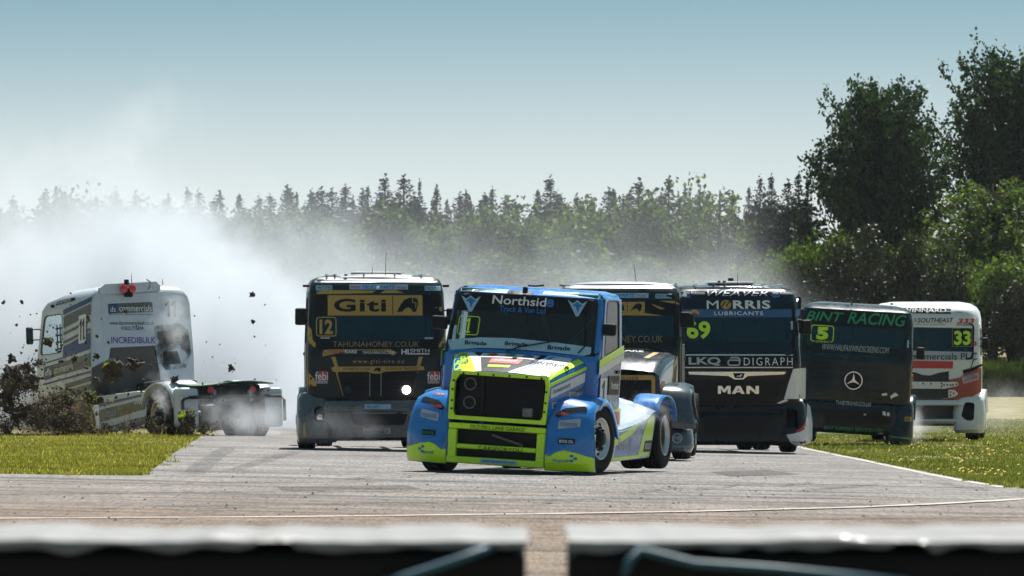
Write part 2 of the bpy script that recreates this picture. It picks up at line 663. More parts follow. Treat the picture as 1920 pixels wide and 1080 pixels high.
M_GRASSR = mat_leaf('grass_blade_green', (0.085, 0.115, 0.024), (0.25, 0.21, 0.095), 0.4, 0.2, 0.6, 0.35)
def blades(name, label, x0f, y0, y1, n, hmul=1.0, mat=None):
    V, F = [], []
    got = 0
    while got < n:
        t = rnd.random() ** 1.6
        y = y0 + (y1 - y0) * t
        half = 0.083 * y
        x = rnd.uniform(x0f[0] if x0f[0] is not None else -half, x0f[1] if x0f[1] is not None else half)
        ex = .32 * mnoise.noise((x * 1.7, y * .9, 4)) + .14 * mnoise.noise((x * 5, y * 3, 8))
        if abs(x) > half or inside((x + ex, y + ex * 3), road_poly) or y < 76 + 0:
            got += 0.3
            continue
        got += 1
        k = 0.5 + mnoise.noise((x * 0.5, y * 0.15, 0))
        h = rnd.uniform(0.035, 0.085) * hmul * (0.6 + 0.9 * max(0, k))
        if rnd.random() < 0.02:
            h *= 1.8
        w = rnd.uniform(0.008, 0.02)
        a = rnd.uniform(0, pi)
        z = gz(x, y) - 0.005
        lx, ly = rnd.uniform(-.5, .5) * h, rnd.uniform(-.5, .5) * h
        b0 = len(V)
        V += [(x - w * cos(a), y - w * sin(a), z), (x + w * cos(a), y + w * sin(a), z), (x + lx, y + ly, z + h)]
        F.append((b0, b0 + 1, b0 + 2))
    return setp(obj(name, V, F, mat or M_GRASS), label, 'grass', kind='stuff')
blades('grass', 'short sunlit grass of the verge on the left of the track', (None, -4.5), 82, 136, 80000, .72)
blades('grass', 'mown grass with bare patches on the right of the track', (4.8, None), 86, 190, 80000, .75, mat=M_GRASSR)
V, F = [], []
for i in range(300):
    px = rnd.choice([rnd.uniform(1540, 1930), rnd.uniform(1780, 1930)])
    py = rnd.uniform(828, 912)
    p = on_ground(px, py)
    if inside((p.x, p.y), road_poly) or mnoise.noise((p.x * .8, p.y * .25, 5)) < 0.0:
        continue
    s = rnd.uniform(.014, .024)
    z = gz(p.x, p.y) + rnd.uniform(.07, .12)
    b0 = len(V)
    for k in range(5):
        V.append((p.x + s * cos(k * 1.257), p.y + s * sin(k * 1.257) * .8, z + s * .6 * sin(k * 1.257 + .4)))
    V.append((p.x, p.y - s * .3, z))
    F += [(b0 + k, b0 + (k + 1) % 5, b0 + 5) for k in range(5)]
setp(obj('wild_flowers', V, F, paint('yellow_petal', (0.55, 0.36, 0.008), .7, coat=0)), 'scattered small yellow flowers in the right grass verge', 'flowers', kind='stuff')

# ---- low bank that closes the field, in front of the trees
M_BANK = mat_leaf('bank_grass', (0.035, 0.06, 0.015), (0.10, 0.10, 0.035), 0.3, 0.15, 0.7, 0.35)
def bank_h(x):
    return 1.35 + 0.22 * mnoise.noise((x * 0.12, 1, 0)) + 0.1 * mnoise.noise((x * 0.6, 2, 0))
V, F = grid(lambda x, t: (x, 296 + 60 * t if t > 0.02 else 295.2 + t * 40 + 0.5 * mnoise.noise((x * .5, 0, 0)),
                          gz(x) + bank_h(x) * (0 if t == 0 else 1) + (0.9 * t if t > .02 else -0.05)),
            lin(-40, 40, 161), [0.0, 0.018, 0.2, 1.0, 6.0])
setp(obj('grass_bank', V, F, mat_grass_ground(), smooth=False), kind='structure')
V, F = [], []
for i in range(26000):
    x = rnd.uniform(-6, 27)
    q = rnd.random()
    if q < 0.55:
        z0 = gz(x) + rnd.uniform(0, 1) * bank_h(x)
        y = 295.0 - rnd.uniform(0, .4)
    else:
        y = 295.5 + rnd.random() ** 2 * 18
        z0 = gz(x) + bank_h(x) + .01 * (y - 295)
    h = rnd.uniform(.12, .38)
    w = rnd.uniform(.02, .06)
    b0 = len(V)
    lx = rnd.uniform(-.4, .4) * h
    V += [(x - w, y, z0), (x + w, y, z0), (x + lx, y - .1 * h, z0 + h)]
    F.append((b0, b0 + 1, b0 + 2))
setp(obj('bank_grass', V, F, M_BANK), 'rough long grass growing on the low bank below the trees', 'grass', kind='stuff')

# ---- trees
M_BARK = paint('bark', (0.055, 0.045, 0.035), 0.9, coat=0, scale=4)
M_L1 = mat_leaf('poplar_leaf', (0.011, 0.029, 0.008), (0.028, 0.054, 0.013), 0.32, 0.18, 0.5, 0.5)
M_L2 = mat_leaf('bush_leaf', (0.040, 0.070, 0.014), (0.105, 0.130, 0.030), 0.40, 0.18, 0.5, 0.5)
M_L3 = mat_leaf('pale_leaf', (0.045, 0.068, 0.024), (0.100, 0.118, 0.046), 0.40, 0.15, 0.6, 0.4)
M_PINE = mat_leaf('needle', (0.010, 0.020, 0.012), (0.022, 0.034, 0.016), 0.15, 0.12, 0.55, 0.6)
M_DARK = mat_leaf('dark_shrub_leaf', (0.011, 0.017, 0.008), (0.036, 0.036, 0.013), 0.18, 0.25, 0.5, 0.8)

def leaf(V, F, p, d, s, R):
    """one pointed leaf: two triangles folded along the rib"""
    n = Vector((R.gauss(0, 1), R.gauss(0, 1), R.gauss(0, 1)))
    side = d.cross(n)
    if side.length < 1e-4:
        return
    side.normalize()
    up = side.cross(d).normalized()
    b0 = len(V)
    V.extend([p, p + d * s * .5 + side * s * .36 + up * s * .08, p + d * s, p + d * s * .5 - side * s * .36 + up * s * .08])
    F.append((b0, b0 + 1, b0 + 2))
    F.append((b0, b0 + 2, b0 + 3))

def rdir(R, bias=(0, 0, 0)):
    v = Vector((R.gauss(0, 1), R.gauss(0, 1), R.gauss(0, 1)))
    if v.length < 1e-3:
        v = Vector((0, 0, 1))
    return (v.normalized() + Vector(bias)).normalized()

def broadleaf(seed, H, W, nb, per, ls, low=0.06, steep=1.3, top=0.72, finger=1.0, spread=0.5):
    """a tree of ascending boughs; the leaves sit in clumps along them so the outline is fingered"""
    R = random.Random(seed)
    V, F, TV = [], [], []
    trunk = tube([(0, 0, -0.3), (R.uniform(-.1, .1), R.uniform(-.1, .1), H * .35), (R.uniform(-.2, .2), 0, H * .65), (0, 0, H * .88)],
                 [H * .020, H * .016, H * .009, H * .003], 7)
    TV.append(trunk)
    for i in range(nb):
        t = low + (0.90 - low) * ((i + R.random()) / nb)
        a = i * 2.399 + R.uniform(-.5, .5)
        # envelope of the crown
        e = sin(pi * min(1, max(0.0, (t - low) / (1 - low)) ** top * .92 + .08)) ** .75
        Lr = W * .5 * e * R.uniform(.72, 1.12)
        st = Vector((0, 0, H * t * .92))
        out = Vector((cos(a), sin(a), 0))
        en = st + out * Lr + Vector((0, 0, Lr * steep * R.uniform(.5, 1.1) * (1 - .3 * t)))
        if en.z > H * 1.02:
            en.z = H * R.uniform(.93, 1.02)
        mid = st.lerp(en, .5) + Vector((0, 0, -.06 * Lr)) + out * .1 * Lr
        TV.append(tube([st, mid, en], [H * .006, H * .004, H * .0015], 5))
        bl = (en - st).length
        nc = max(2, int(bl / (ls * 2.2)))
        for c in range(nc):
            s = .22 + .85 * (c + R.random()) / nc
            base = st.lerp(mid, s * 2) if s < .5 else mid.lerp(en, s * 2 - 1)
            base += rdir(R) * (spread * (1.15 - .75 * s) * R.random())
            ax = (out * .5 + Vector((0, 0, 1)) + rdir(R) * .5).normalized()
            for k in range(per):
                p = base + ax * R.uniform(-.5, .9) * ls * 2.4 * finger + rdir(R) * R.random() ** .6 * ls * 1.25
                leaf(V, F, p, rdir(R, (out.x * .5, out.y * .5, -.15)), ls * R.uniform(.55, 1.15), R)
    return (V, F), join(*TV)

def conifer(seed, H, W, ls=.26):
    """spruce: boughs set continuously up the stem, a ragged cone with a thin leader"""
    R = random.Random(seed)
    V, F = [], []
    TV = [tube([(0, 0, -.3), (0, 0, H * .5), (0, 0, H * .99)], [H * .017, H * .010, H * .002], 7)]
    ex = R.uniform(.88, 1.2)
    lop = R.uniform(0, 6.28)
    n_b = int(H * 42)
    for k in range(n_b):
        t = 1 - (1 - (k + R.random()) / n_b) ** 1.15 * .97
        a = R.random() * 6.28
        env = min(1.0, (1 - t) * 1.5) ** ex
        bump = 1 + .28 * mnoise.noise((cos(a) * 1.5 + seed, sin(a) * 1.5, t * 7)) + .12 * cos(a - lop)
        L_ = W * .5 * env * bump * R.uniform(.55, 1.12) + .03
        z = H * t
        out = Vector((cos(a), sin(a), 0))
        st = Vector((0, 0, z))
        tip = st + out * L_ + Vector((0, 0, L_ * R.uniform(-.25, .35)))
        n = max(2, int(L_ / ls * 3.2))
        for i in range(n):
            s_ = ((i + R.random()) / n) ** .7
            p = st.lerp(tip, s_) + rdir(R) * .3 * ls
            leaf(V, F, p, rdir(R, tuple(out * .9 + Vector((0, 0, .35)))), ls * R.uniform(.6, 1.25) * (1 if t < .85 else .65), R)
    for i in range(24):
        leaf(V, F, Vector((0, 0, H * R.uniform(.94, 1.03))), rdir(R, (0, 0, 1.2)), ls * .6, R)
    return (V, F), join(*TV)

def shrub(seed, H, W, n, ls, core=True, lobes=7):
    R = random.Random(seed)
    V, F = [], []
    LB = [(Vector((0, 0, H * .5)), W * .36, H * .44)]
    for i in range(lobes):
        a = R.random() * 6.28
        LB.append((Vector((cos(a) * W * .3, sin(a) * W * .3, H * R.uniform(.25, .72))), W * R.uniform(.14, .24), H * R.uniform(.15, .27)))
    for i in range(n):
        c, rw, rh = R.choice(LB)
        d = rdir(R)
        q = R.random() ** .35
        p = c + Vector((d.x * rw * q, d.y * rw * q, d.z * rh * q))
        p += 0.35 * ls * rdir(R)
        if p.z < .02:
            p.z = R.random() * .4
        leaf(V, F, p, rdir(R, (d.x * .7, d.y * .7, .35)), ls * R.uniform(.55, 1.2), R)
    TV = [tube([(0, 0, -.3), (R.uniform(-.2, .2), 0, H * .45)], [H * .03, H * .012], 6)]
    for i in range(5):
        a = i * 1.256
        TV.append(tube([(0, 0, .05), (cos(a) * W * .13, sin(a) * W * .13, H * .35), (cos(a) * W * .27, sin(a) * W * .27, H * .66)], [H * .018, H * .012, H * .004], 5))
    return (V, F), join(*TV)

_var = {}
def variant(key, maker, mat):
    if key not in _var:
        (cr, tr) = maker()
        me = mesh_of('crown', cr[0], cr[1])
        me.materials.append(mat)
        mt = mesh_of('trunk', tr[0], tr[1], True)
        mt.materials.append(M_BARK)
        _var[key] = (me, mt)
    return _var[key]

def plant(name, key, maker, mat, px, D, z0, label, group, cat='tree', sx=1.0, sz=1.0, rot=0.0):
    me, mt = variant(key, maker, mat)
    x = (px - 960) * D / K
    o = empty(name, (x, D, z0), rot)
    o.scale = (sx, sx, sz)
    setp(o, label, cat, group)
    link(bpy.data.objects.new('crown', me), o)
    link(bpy.data.objects.new('trunk', mt), o)
    return o

def zt(py, D):          # height in metres of a picture row at a distance
    return HC + (HY - py) * D / K

ORD = ['leftmost', 'second', 'third', 'fourth', 'fifth', 'sixth', 'seventh', 'eighth', 'ninth', 'tenth', 'eleventh', 'twelfth', 'thirteenth',
       'fourteenth', 'fifteenth', 'sixteenth', 'seventeenth', 'eighteenth', 'nineteenth', 'twentieth', 'twenty-first', 'twenty-second',
       'twenty-third', 'twenty-fourth', 'twenty-fifth', 'twenty-sixth', 'twenty-seventh', 'twenty-eighth', 'twenty-ninth', 'thirtieth',
       'thirty-first', 'thirty-second', 'thirty-third', 'thirty-fourth', 'thirty-fifth', 'thirty-sixth', 'thirty-seventh', 'thirty-eighth']
# far conifers: (column, row of the tip, width in metres)
CON = [(372, 362, 2.6), (402, 354, 2.8), (456, 372, 3.2), (507, 362, 3.0), (538, 346, 3.0), (556, 350, 2.4), (584, 332, 3.6), (603, 345, 3.2), (622, 344, 2.6), (648, 349, 2.8),
       (662, 354, 2.2), (689, 351, 2.4), (707, 348, 2.0), (722, 336, 3.4), (757, 330, 3.2), (787, 343, 1.6), (819, 326, 3.0), (838, 366, 2.4), (862, 343, 3.4), (880, 356, 2.6),
       (908, 354, 2.6), (923, 354, 2.4), (952, 350, 3.2), (966, 362, 2.6), (1003, 362, 2.4), (1032, 337, 3.6), (1051, 346, 2.4), (1088, 366, 2.2), (1109, 360, 2.4),
       (1150, 341, 2.4), (1168, 352, 2.4), (1198, 331, 3.0), (1222, 343, 2.6), (1254, 326, 2.6), (1285, 320, 2.4), (1404, 330, 2.8)]
R3 = random.Random(11)
for i, (px, py, w) in enumerate(CON):
    D = 425 + R3.uniform(-12, 12)
    z0 = 2.0
    H = zt(py, D) - z0
    kv = i % 6
    plant('conifer', ('con', kv), lambda: conifer(100 + kv, 11.0, 4.9), M_PINE, px, D, z0,
          'dark pointed conifer, %s from the left in the far treeline' % ORD[i], 'conifers of the far treeline', sx=w / 2.3 * R3.uniform(.7, 1.6), sz=H / 11.0 * R3.uniform(.90, 1.0), rot=R3.uniform(0, 6))
CON3 = [(24 + i * 46 + (i * 37 % 23), 376 - (i * 29 % 17)) for i in range(30)]
for i, (px, py) in enumerate(CON3):
    D = 445 + R3.uniform(-6, 6)
    kv = (i + 2) % 6
    plant('conifer', ('con', kv), lambda: conifer(100 + kv, 11.0, 4.9), M_PINE, px, D, 2.0,
          'lower conifer filling the gaps of the back row, %s from the left' % ORD[i], 'back row of conifers', sx=1.2 + .4 * R3.random(), sz=(zt(py, D) - 2.0) / 11.0, rot=R3.uniform(0, 6))
CON2 = [(1425, 338, 2.2), (1447, 334, 2.2), (1478, 345, 2.4), (1497, 330, 2.4), (1515, 338, 2.2)]
for i, (px, py, w) in enumerate(CON2):
    D = 372 + R3.uniform(-5, 5)
    kv = i % 6
    plant('pine_tree', ('con', kv), lambda: conifer(100 + kv, 11.0, 4.9), M_PINE, px, D, 1.9,
          'dark shaggy pine left of the large round poplar, %s of five in the clump' % (ORD[i] if i else 'leftmost'), 'pines beside the large poplar',
          sx=w / 2.3, sz=(zt(py, D) - 1.9) / 11.0, rot=R3.uniform(0, 6))
# broad-leaved belt below the conifers: (column, row of the top, width in metres, kind)
BEL = [(-20, 398, 5, 1), (40, 385, 5, 1), (105, 362, 5, 1), (165, 352, 5.5, 1), (232, 376, 5, 1), (300, 385, 5, 1), (430, 408, 5, 1), (520, 408, 4.6, 0), (570, 404, 4.6, 0), (630, 412, 4.6, 0), (690, 402, 5, 1),
       (745, 398, 5, 0), (800, 404, 5, 1), (860, 408, 5, 0), (920, 404, 5, 1), (975, 398, 5, 0), (1030, 396, 5, 1), (1090, 392, 5, 0), (1150, 384, 5, 1), (1215, 366, 5.2, 1), (1265, 356, 5, 0)]
for i, (px, py, w, kd) in enumerate(BEL):
    D = 392 + R3.uniform(-8, 8)
    kv = i % 4
    plant('broadleaf_tree', ('bel', kv, kd), lambda: shrub(200 + kv + 10 * kd, 10.0, 5.0, 5200, .34, lobes=16), (M_L2, M_L3)[kd], px, D, 1.6,
          'rounded leafy tree, %s from the left in the belt below the conifers' % ORD[i], 'leafy trees below the far conifers',
          sx=w / 4.6, sz=(zt(py - 8 - 14 * R3.random(), D) - 1.6) / 9.4, rot=R3.uniform(0, 6))
for i in range(16):
    px = -30 + i * 92 + R3.uniform(-15, 15)
    D = 368 + R3.uniform(-6, 6)
    kv = i % 4
    plant('hedge_bush', ('bel', kv, 1), None, M_L3, px, D, 1.3, 'pale leafy bush, %s from the left along the foot of the far trees' % ORD[i],
          'bushes along the foot of the far trees', cat='bush', sx=1.15, sz=(zt(470 + R3.uniform(-12, 25), D) - 1.3) / 9.4, rot=R3.uniform(0, 6))
# individual trees on the right
z1 = 1.35
plant('ash_tree', ('ash',), lambda: broadleaf(31, 11.8, 4.6, 46, 16, .30, low=.05, steep=.9, top=.8), M_L3, 1350, 345, z1,
      'pale grey-green open-crowned tree in the middle of the far treeline', 'trees on the right', sz=(zt(312, 345) - z1) / 11.8)
plant('poplar_tree', ('pop', 0), lambda: broadleaf(41, 15.0, 7.6, 300, 23, .27, low=.04, steep=1.15, top=.78, spread=.9), M_L1, 1652, 322, z1,
      'large dark round-headed poplar standing free against the sky', 'trees on the right', sz=(zt(150, 322) - z1) / 13.6, sx=.83)
plant('poplar_tree', ('pop', 1), lambda: broadleaf(47, 17.0, 8.0, 310, 23, .27, low=.04, steep=1.4, top=.8, spread=.9), M_L1, 1915, 330, z1,
      'tallest dark poplar cut by the right edge of the picture', 'trees on the right', sz=(zt(84, 330) - z1) / 15.6, sx=.92)
plant('willow_tree', ('wil', 0), lambda: broadleaf(53, 11.0, 6.6, 150, 18, .24, low=.03, steep=.9, top=.7, spread=.75), M_L2, 1862, 312, z1,
      'silvery sunlit leafy tree in front of the tallest poplar', 'trees on the right', sz=(zt(292, 312) - z1) / 11.2, sx=1.1)
plant('willow_tree', ('wil', 1), lambda: broadleaf(57, 9.0, 5.0, 90, 18, .24, low=.03, steep=.9, top=.7, spread=.7), M_L2, 1770, 316, z1,
      'smaller leafy tree between the two dark poplars', 'trees on the right', sz=(zt(395, 316) - z1) / 9.2)
SHR = [(1600, 405, 4.2, 304, 'dk', 'dark ivy-covered round shrub below the large poplar'),
       (1742, 412, 3.4, 303, 'dk', 'dark upright shrub above the roof of truck number 33'),
       (1548, 408, 3.4, 308, 'lt', 'lighter green bush just left of the dark ivy-covered shrub'),
       (1500, 455, 3.6, 309, 'lt', 'pale bush above the roof of the black truck number 69'),
       (1672, 452, 2.6, 306, 'lt', 'green bush between the two dark shrubs'),
       (1812, 470, 3.8, 306, 'lt', 'sunlit green bush to the right of truck number 33'),
       (1905, 476, 4.0, 302, 'lt', 'broad green bush at the right edge below the willow'),
       (1893, 505, 3.0, 299, 'dk', 'dark shaded bush by the right edge above the bank'),
       (1440, 470, 4.0, 330, 'lt', 'hazy bush seen through the smoke left of the pines')]
for i, (px, py, w, D, kd, lb) in enumerate(SHR):
    kv = i % 3
    dk = kd == 'dk'
    plant('shrub', ('shr', kv, kd), lambda: shrub(400 + kv + (9 if dk else 0), 5.0, 4.0, 8500, .20 if not dk else .17, lobes=14), M_DARK if dk else M_L2, px, D, z1 - .05, lb, 'shrubs on the right',
          cat='shrub', sx=w / 3.6, sz=(zt(py, D) - z1) / 4.75, rot=R3.uniform(0, 6))
# ================================================================== trucks: shared builders
CAMP = Vector((0, 0, HC))

class Shell:
    """a cab: rounded rectangles stacked over z. prof rows: z, y front, y back, half width, front radius"""
    def __init__(self, prof, bulge=0.05, rb=0.07):
        self.p, self.b, self.rb = prof, bulge, rb
    def row(self, z):
        p = self.p
        if z <= p[0][0]: return p[0][1:]
        for a, c in zip(p[:-1], p[1:]):
            if z <= c[0]:
                t = (z - a[0]) / (c[0] - a[0])
                return [u + (v - u) * t for u, v in zip(a[1:], c[1:])]
        return p[-1][1:]
    def front(self, x, z):
        yf, yb, hw, rf = self.row(z)
        ax = min(abs(x), hw)
        y = yf + self.b * (ax / hw) ** 2
        d = ax - (hw - rf)
        if d > 0: y += rf - sqrt(max(0, rf * rf - d * d))
        return y
    def back(self, x, z):
        return self.row(z)[1]
    def side(self, y, z):
        return self.row(z)[2]
    def ring(self, z):
        yf, yb, hw, rf = self.row(z)
        xs = lin(-(hw - rf), hw - rf, 15)
        right = [hw - rf + rf * sin(a) for a in lin(0, pi / 2, 7)[1:]]
        fx = [-x for x in right[::-1]] + xs + right
        pts = [(x, self.front(x, z)) for x in fx]
        ye = self.front(hw, z)
        rb = min(self.rb, (yb - ye) * .3)
        sy = lin(ye, yb - rb, 9)[1:]
        pts += [(hw, y) for y in sy]
        pts += [(hw - rb + rb * cos(a), yb - rb + rb * sin(a)) for a in lin(0, pi / 2, 4)[1:]]
        bx = lin(hw - rb, -(hw - rb), 9)[1:]
        pts += [(x, yb) for x in bx]
        pts += [(-(hw - rb) - rb * sin(a), yb - rb + rb * cos(a)) for a in lin(0, pi / 2, 4)[1:]]
        pts += [(-hw, y) for y in sy[::-1][1:]]
        return [Vector((x, y, z)) for x, y in pts]
    def build(self, step=.10, holes=()):
        """holes: list of (face, outline) with face in 'F' (x,z), 'R' (+x: y,z), 'L' (-x: y,z), 'B' (x,z)"""
        zs = []
        for a, c in zip(self.p[:-1], self.p[1:]):
            n = max(1, int(math.ceil((c[0] - a[0]) / step)))
            zs += [a[0] + (c[0] - a[0]) * k / n for k in range(n)]
        zs.append(self.p[-1][0])
        rings = [self.ring(z) for z in zs]
        n = len(rings[0])
        V = [v for r in rings for v in r]
        F = []
        for j in range(len(rings) - 1):
            for i in range(n):
                k = (i + 1) % n
                F.append((j * n + i, j * n + k, (j + 1) * n + k, (j + 1) * n + i))
        b = len(V)
        V.append(sum(rings[-1], Vector()) / n)
        t0 = (len(rings) - 1) * n
        F += [(t0 + i, t0 + (i + 1) % n, b) for i in range(n)]
        bm = bmesh.new()
        vs = [bm.verts.new(v) for v in V]
        for f in F:
            bm.faces.new([vs[i] for i in f])
        bm.normal_update()
        for face, ol in holes:
            ax = 0 if face in 'FB' else 1
            ys_ = [p[0] for p in ol]
            zz = [p[1] for p in ol]
            def cand(f):
                c = f.calc_center_median()
                n_ = f.normal
                ok = {'F': n_.y < -.3, 'B': n_.y > .5, 'R': n_.x > .5, 'L': n_.x < -.5}[face]
                return ok and min(ys_) - .15 < c[ax] < max(ys_) + .15 and min(zz) - .15 < c.z < max(zz) + .15
            m = len(ol)
            for i in range(m):
                a, c = ol[i], ol[(i + 1) % m]
                fs = [f for f in bm.faces if cand(f)]
                geo = set(fs)
                for f in fs:
                    geo.update(f.edges); geo.update(f.verts)
                d = (c[0] - a[0], c[1] - a[1])
                if ax == 0:
                    co, no = (a[0], 0, a[1]), (-d[1], 0, d[0])
                else:
                    co, no = (0, a[0], a[1]), (0, -d[1], d[0])
                bmesh.ops.bisect_plane(bm, geom=list(geo), dist=1e-5, plane_co=co, plane_no=no)
            bm.normal_update()
            kill = [f for f in bm.faces if cand(f) and inside((f.calc_center_median()[ax], f.calc_center_median().z), ol)]
            bmesh.ops.delete(bm, geom=kill, context='FACES')
        return bm_out(bm)

M_BLK = paint('black_plastic', (0.013, 0.014, 0.016), .42, coat=.1, dirt=.10)
M_TRIM = paint('dark_trim', (0.022, 0.024, 0.027), .5, coat=0, dirt=.2)
M_INT = paint('cab_interior', (0.028, 0.032, 0.034), .8, coat=0, dirt=.1)
M_TYRE = paint('tyre_rubber', (0.020, 0.020, 0.021), .75, coat=0, dirt=.30, scale=6)
M_ALU = paint('polished_alloy', (0.62, 0.62, 0.62), .25, metal=.9, coat=0, dirt=.25, scale=8)
M_STEEL = paint('steel', (0.22, 0.22, 0.23), .45, metal=.6, coat=0, dirt=.25)
M_CHROME = paint('chrome', (0.75, 0.75, 0.75), .12, metal=1, coat=0, dirt=.08)
M_WHITE = paint('white_vinyl', (0.74, 0.75, 0.76), .4, coat=.2, dirt=.12)
M_GREYW = paint('grey_vinyl', (0.40, 0.44, 0.47), .4, coat=.2, dirt=.12)
M_RED = paint('red_vinyl', (0.50, 0.025, 0.03), .4, coat=.2, dirt=.12)
M_GOLD = paint('gold_vinyl', (0.44, 0.27, 0.045), .4, coat=.2, dirt=.12)
M_GOLDD = paint('dull_gold_vinyl', (0.24, 0.19, 0.11), .45, coat=.1, dirt=.1)
M_INK = paint('black_vinyl', (0.012, 0.014, 0.018), .38, coat=.2, dirt=.08)
M_LBLUE = paint('pale_blue_vinyl', (0.30, 0.50, 0.62), .4, coat=.2, dirt=.1)
M_BLUE = paint('blue_vinyl', (0.02, 0.15, 0.45), .35, coat=.2, dirt=.1)
M_LIME = paint('lime_vinyl', (0.52, 0.80, 0.015), .35, coat=.3, dirt=.08)
M_GREEN = paint('green_vinyl', (0.015, 0.28, 0.10), .4, coat=.2, dirt=.1)
M_ORANGE = paint('amber_lens', (0.65, 0.16, 0.015), .25, coat=.6, dirt=.05)
M_REDL = paint('red_lens', (0.55, 0.015, 0.03), .2, coat=.8, dirt=.05)
M_GLASS = glass('cab_glass', (0.42, 0.55, 0.60))
M_GLASSD = glass('dark_cab_glass', (0.20, 0.30, 0.34), film=(0.012, 0.065, 0.10), lo=.35, hi=.6)  # bluish diffuse colour paints the sky reflection into the glass
M_GLASSC = glass('clear_cab_glass', (0.80, 0.86, 0.88))
M_LAMP = emit('lit_headlamp', (1.0, 0.93, 0.80), 6)

class Truck:
    def __init__(self, label, px, D, yaw, roll=0.0, pitch=0.0, z=None, group='racing trucks', x=None):
        if x is None: x = (px - 960) * D / K
        z = gz(x, D) + .03 if z is None else z
        self.root = bpy.data.objects.new('race_truck', None)
        self.R = Matrix.Translation((x, D, z)) @ Matrix.Rotation(radians(yaw), 4, 'Z') @ Matrix.Rotation(radians(pitch), 4, 'X')
        self.root.matrix_world = self.R
        link(self.root)
        setp(self.root, label, 'truck', group)
        self.B = Matrix.Translation((0, 0, .5)) @ Matrix.Rotation(radians(roll), 4, 'Y') @ Matrix.Translation((0, 0, -.5))
        self.inv = (self.R @ self.B).inverted()
        self.o = self.inv @ CAMP
        self.last = None
    def add(self, name, part, mat, parent=None, smooth=False, body=True, label=None):
        V, F = part
        if body: V = [self.B @ Vector(v) for v in V]
        o = obj(name, V, F, mat, parent or self.root, smooth)
        if label: o['label'] = label
        self.last = o
        return o
    # ---- picture rays in the truck's own space
    def ray(self, px, py):
        return (self.inv.to_3x3() @ Vector(((px - 960) / K, 1.0, (HY - py) / K))).normalized()
    def onY(self, px, py, y):
        d = self.ray(px, py)
        return self.o + d * ((y - self.o.y) / d.y)
    def onX(self, px, py, x):
        d = self.ray(px, py)
        return self.o + d * ((x - self.o.x) / d.x)
    def fr(self, px, py, fn=None, y0=0.2):
        """(x, z) of a picture point on the front surface y = fn(x, z)"""
        fn = fn or self.shell.front
        y = y0
        for _ in range(6):
            q = self.onY(px, py, y)
            y = fn(q.x, q.z)
        return (q.x, q.z)
    def poly(self, pts, fn=None):
        return [self.fr(px, py, fn) for px, py in pts]
    # ---- sheets on the front surface
    def fmap(self, fn=None):
        fn = fn or self.shell.front
        return lambda x, z, o: (x, fn(x, z) - o, z)
    def panel(self, name, outline, mat, lvl=1, fn=None, thick=.004, step=.07, parent=None, holes=None, label=None, off=None):
        bm = flat(outline, step, holes)
        o_ = .004 * lvl if off is None else off
        V, F = thick_map(bm, self.fmap(fn), o_, thick)
        return self.add(name, fix(V, F), mat, parent, label=label)
    def ppanel(self, name, pts, mat, lvl=1, r=0.0, **kw):
        ol = self.poly(pts, kw.get('fn'))
        if r: ol = roundpoly(ol, r)
        return self.panel(name, ol, mat, lvl, **kw)
    def prect(self, name, rect, mat, lvl=1, r=0.015, **kw):
        x0, z0, x1, z1 = self.rect(rect, kw.get('fn'))
        return self.panel(name, rrect(x0, z0, x1, z1, r), mat, lvl, **kw)
    def rect(self, rect, fn=None):
        a, b, c, d = rect
        cx, cy = (a + c) / 2, (b + d) / 2
        m = self.fr(cx, cy, fn)
        l, r_ = self.fr(a, cy, fn), self.fr(c, cy, fn)
        t, bo = self.fr(cx, b, fn), self.fr(cx, d, fn)
        w, h = abs(r_[0] - l[0]), abs(t[1] - bo[1])
        xm = (l[0] + r_[0]) / 2
        return (xm - w / 2, m[1] - h / 2, xm + w / 2, m[1] + h / 2)
    def text(self, s, rect, mat, lvl=2, bold=0.0, shear=0.0, fn=None, thick=0.0, name='lettering', space=1.0, parent=None, step=.09):
        x0, z0, x1, z1 = self.rect(rect, fn)
        return self.text_at(s, (x0, z0, x1, z1), mat, self.fmap(fn), lvl, bold, shear, thick, name, space, parent, step)
    def text_at(self, s, r, mat, mapf, lvl=2, bold=0.0, shear=0.0, thick=0.0, name='lettering', space=1.0, parent=None, step=.15, mirror=False):
        V2, F2 = text2d(s, bold, shear, space)
        bm = bmesh.new()
        vs = [bm.verts.new((r[0] + u * (r[2] - r[0]), r[1] + v * (r[3] - r[1]), 0)) for u, v in V2]
        for f in F2:
            try: bm.faces.new([vs[i] for i in f])
            except ValueError: pass
        if step: cut2d(bm, step)
        V, F = thick_map(bm, mapf, .004 * lvl + .005, thick)
        return self.add(name, fix(V, F), mat, parent)
    def frame_px(self, name, rect, mat, w, r, lvl=2, fn=None, parent=None):
        x0, z0, x1, z1 = self.rect(rect, fn)
        return self.ringp(name, rrect(x0, z0, x1, z1, r, 4), rrect(x0 + w, z0 + w, x1 - w, z1 - w, max(.005, r - w), 4), mat, lvl, fn, parent=parent)
    def ringp(self, name, outer, inner, mat, lvl=1, fn=None, thick=.003, parent=None, off=None, mapf=None):
        n = len(outer)
        mp_ = mapf or self.fmap(fn)
        o_ = .004 * lvl if off is None else off
        V = [Vector(mp_(*p, o_)) for p in outer] + [Vector(mp_(*p, o_)) for p in inner]
        V += [Vector(mp_(*p, o_ - thick)) for p in outer] + [Vector(mp_(*p, o_ - thick)) for p in inner]
        F = []
        for i in range(n):
            j = (i + 1) % n
            F += [(i, j, n + j, n + i), (2 * n + j, 2 * n + i, 3 * n + i, 3 * n + j), (i, 2 * n + i, 2 * n + j, j), (n + i, n + j, 3 * n + j, 3 * n + i)]
        return self.add(name, (V, F), mat, parent)
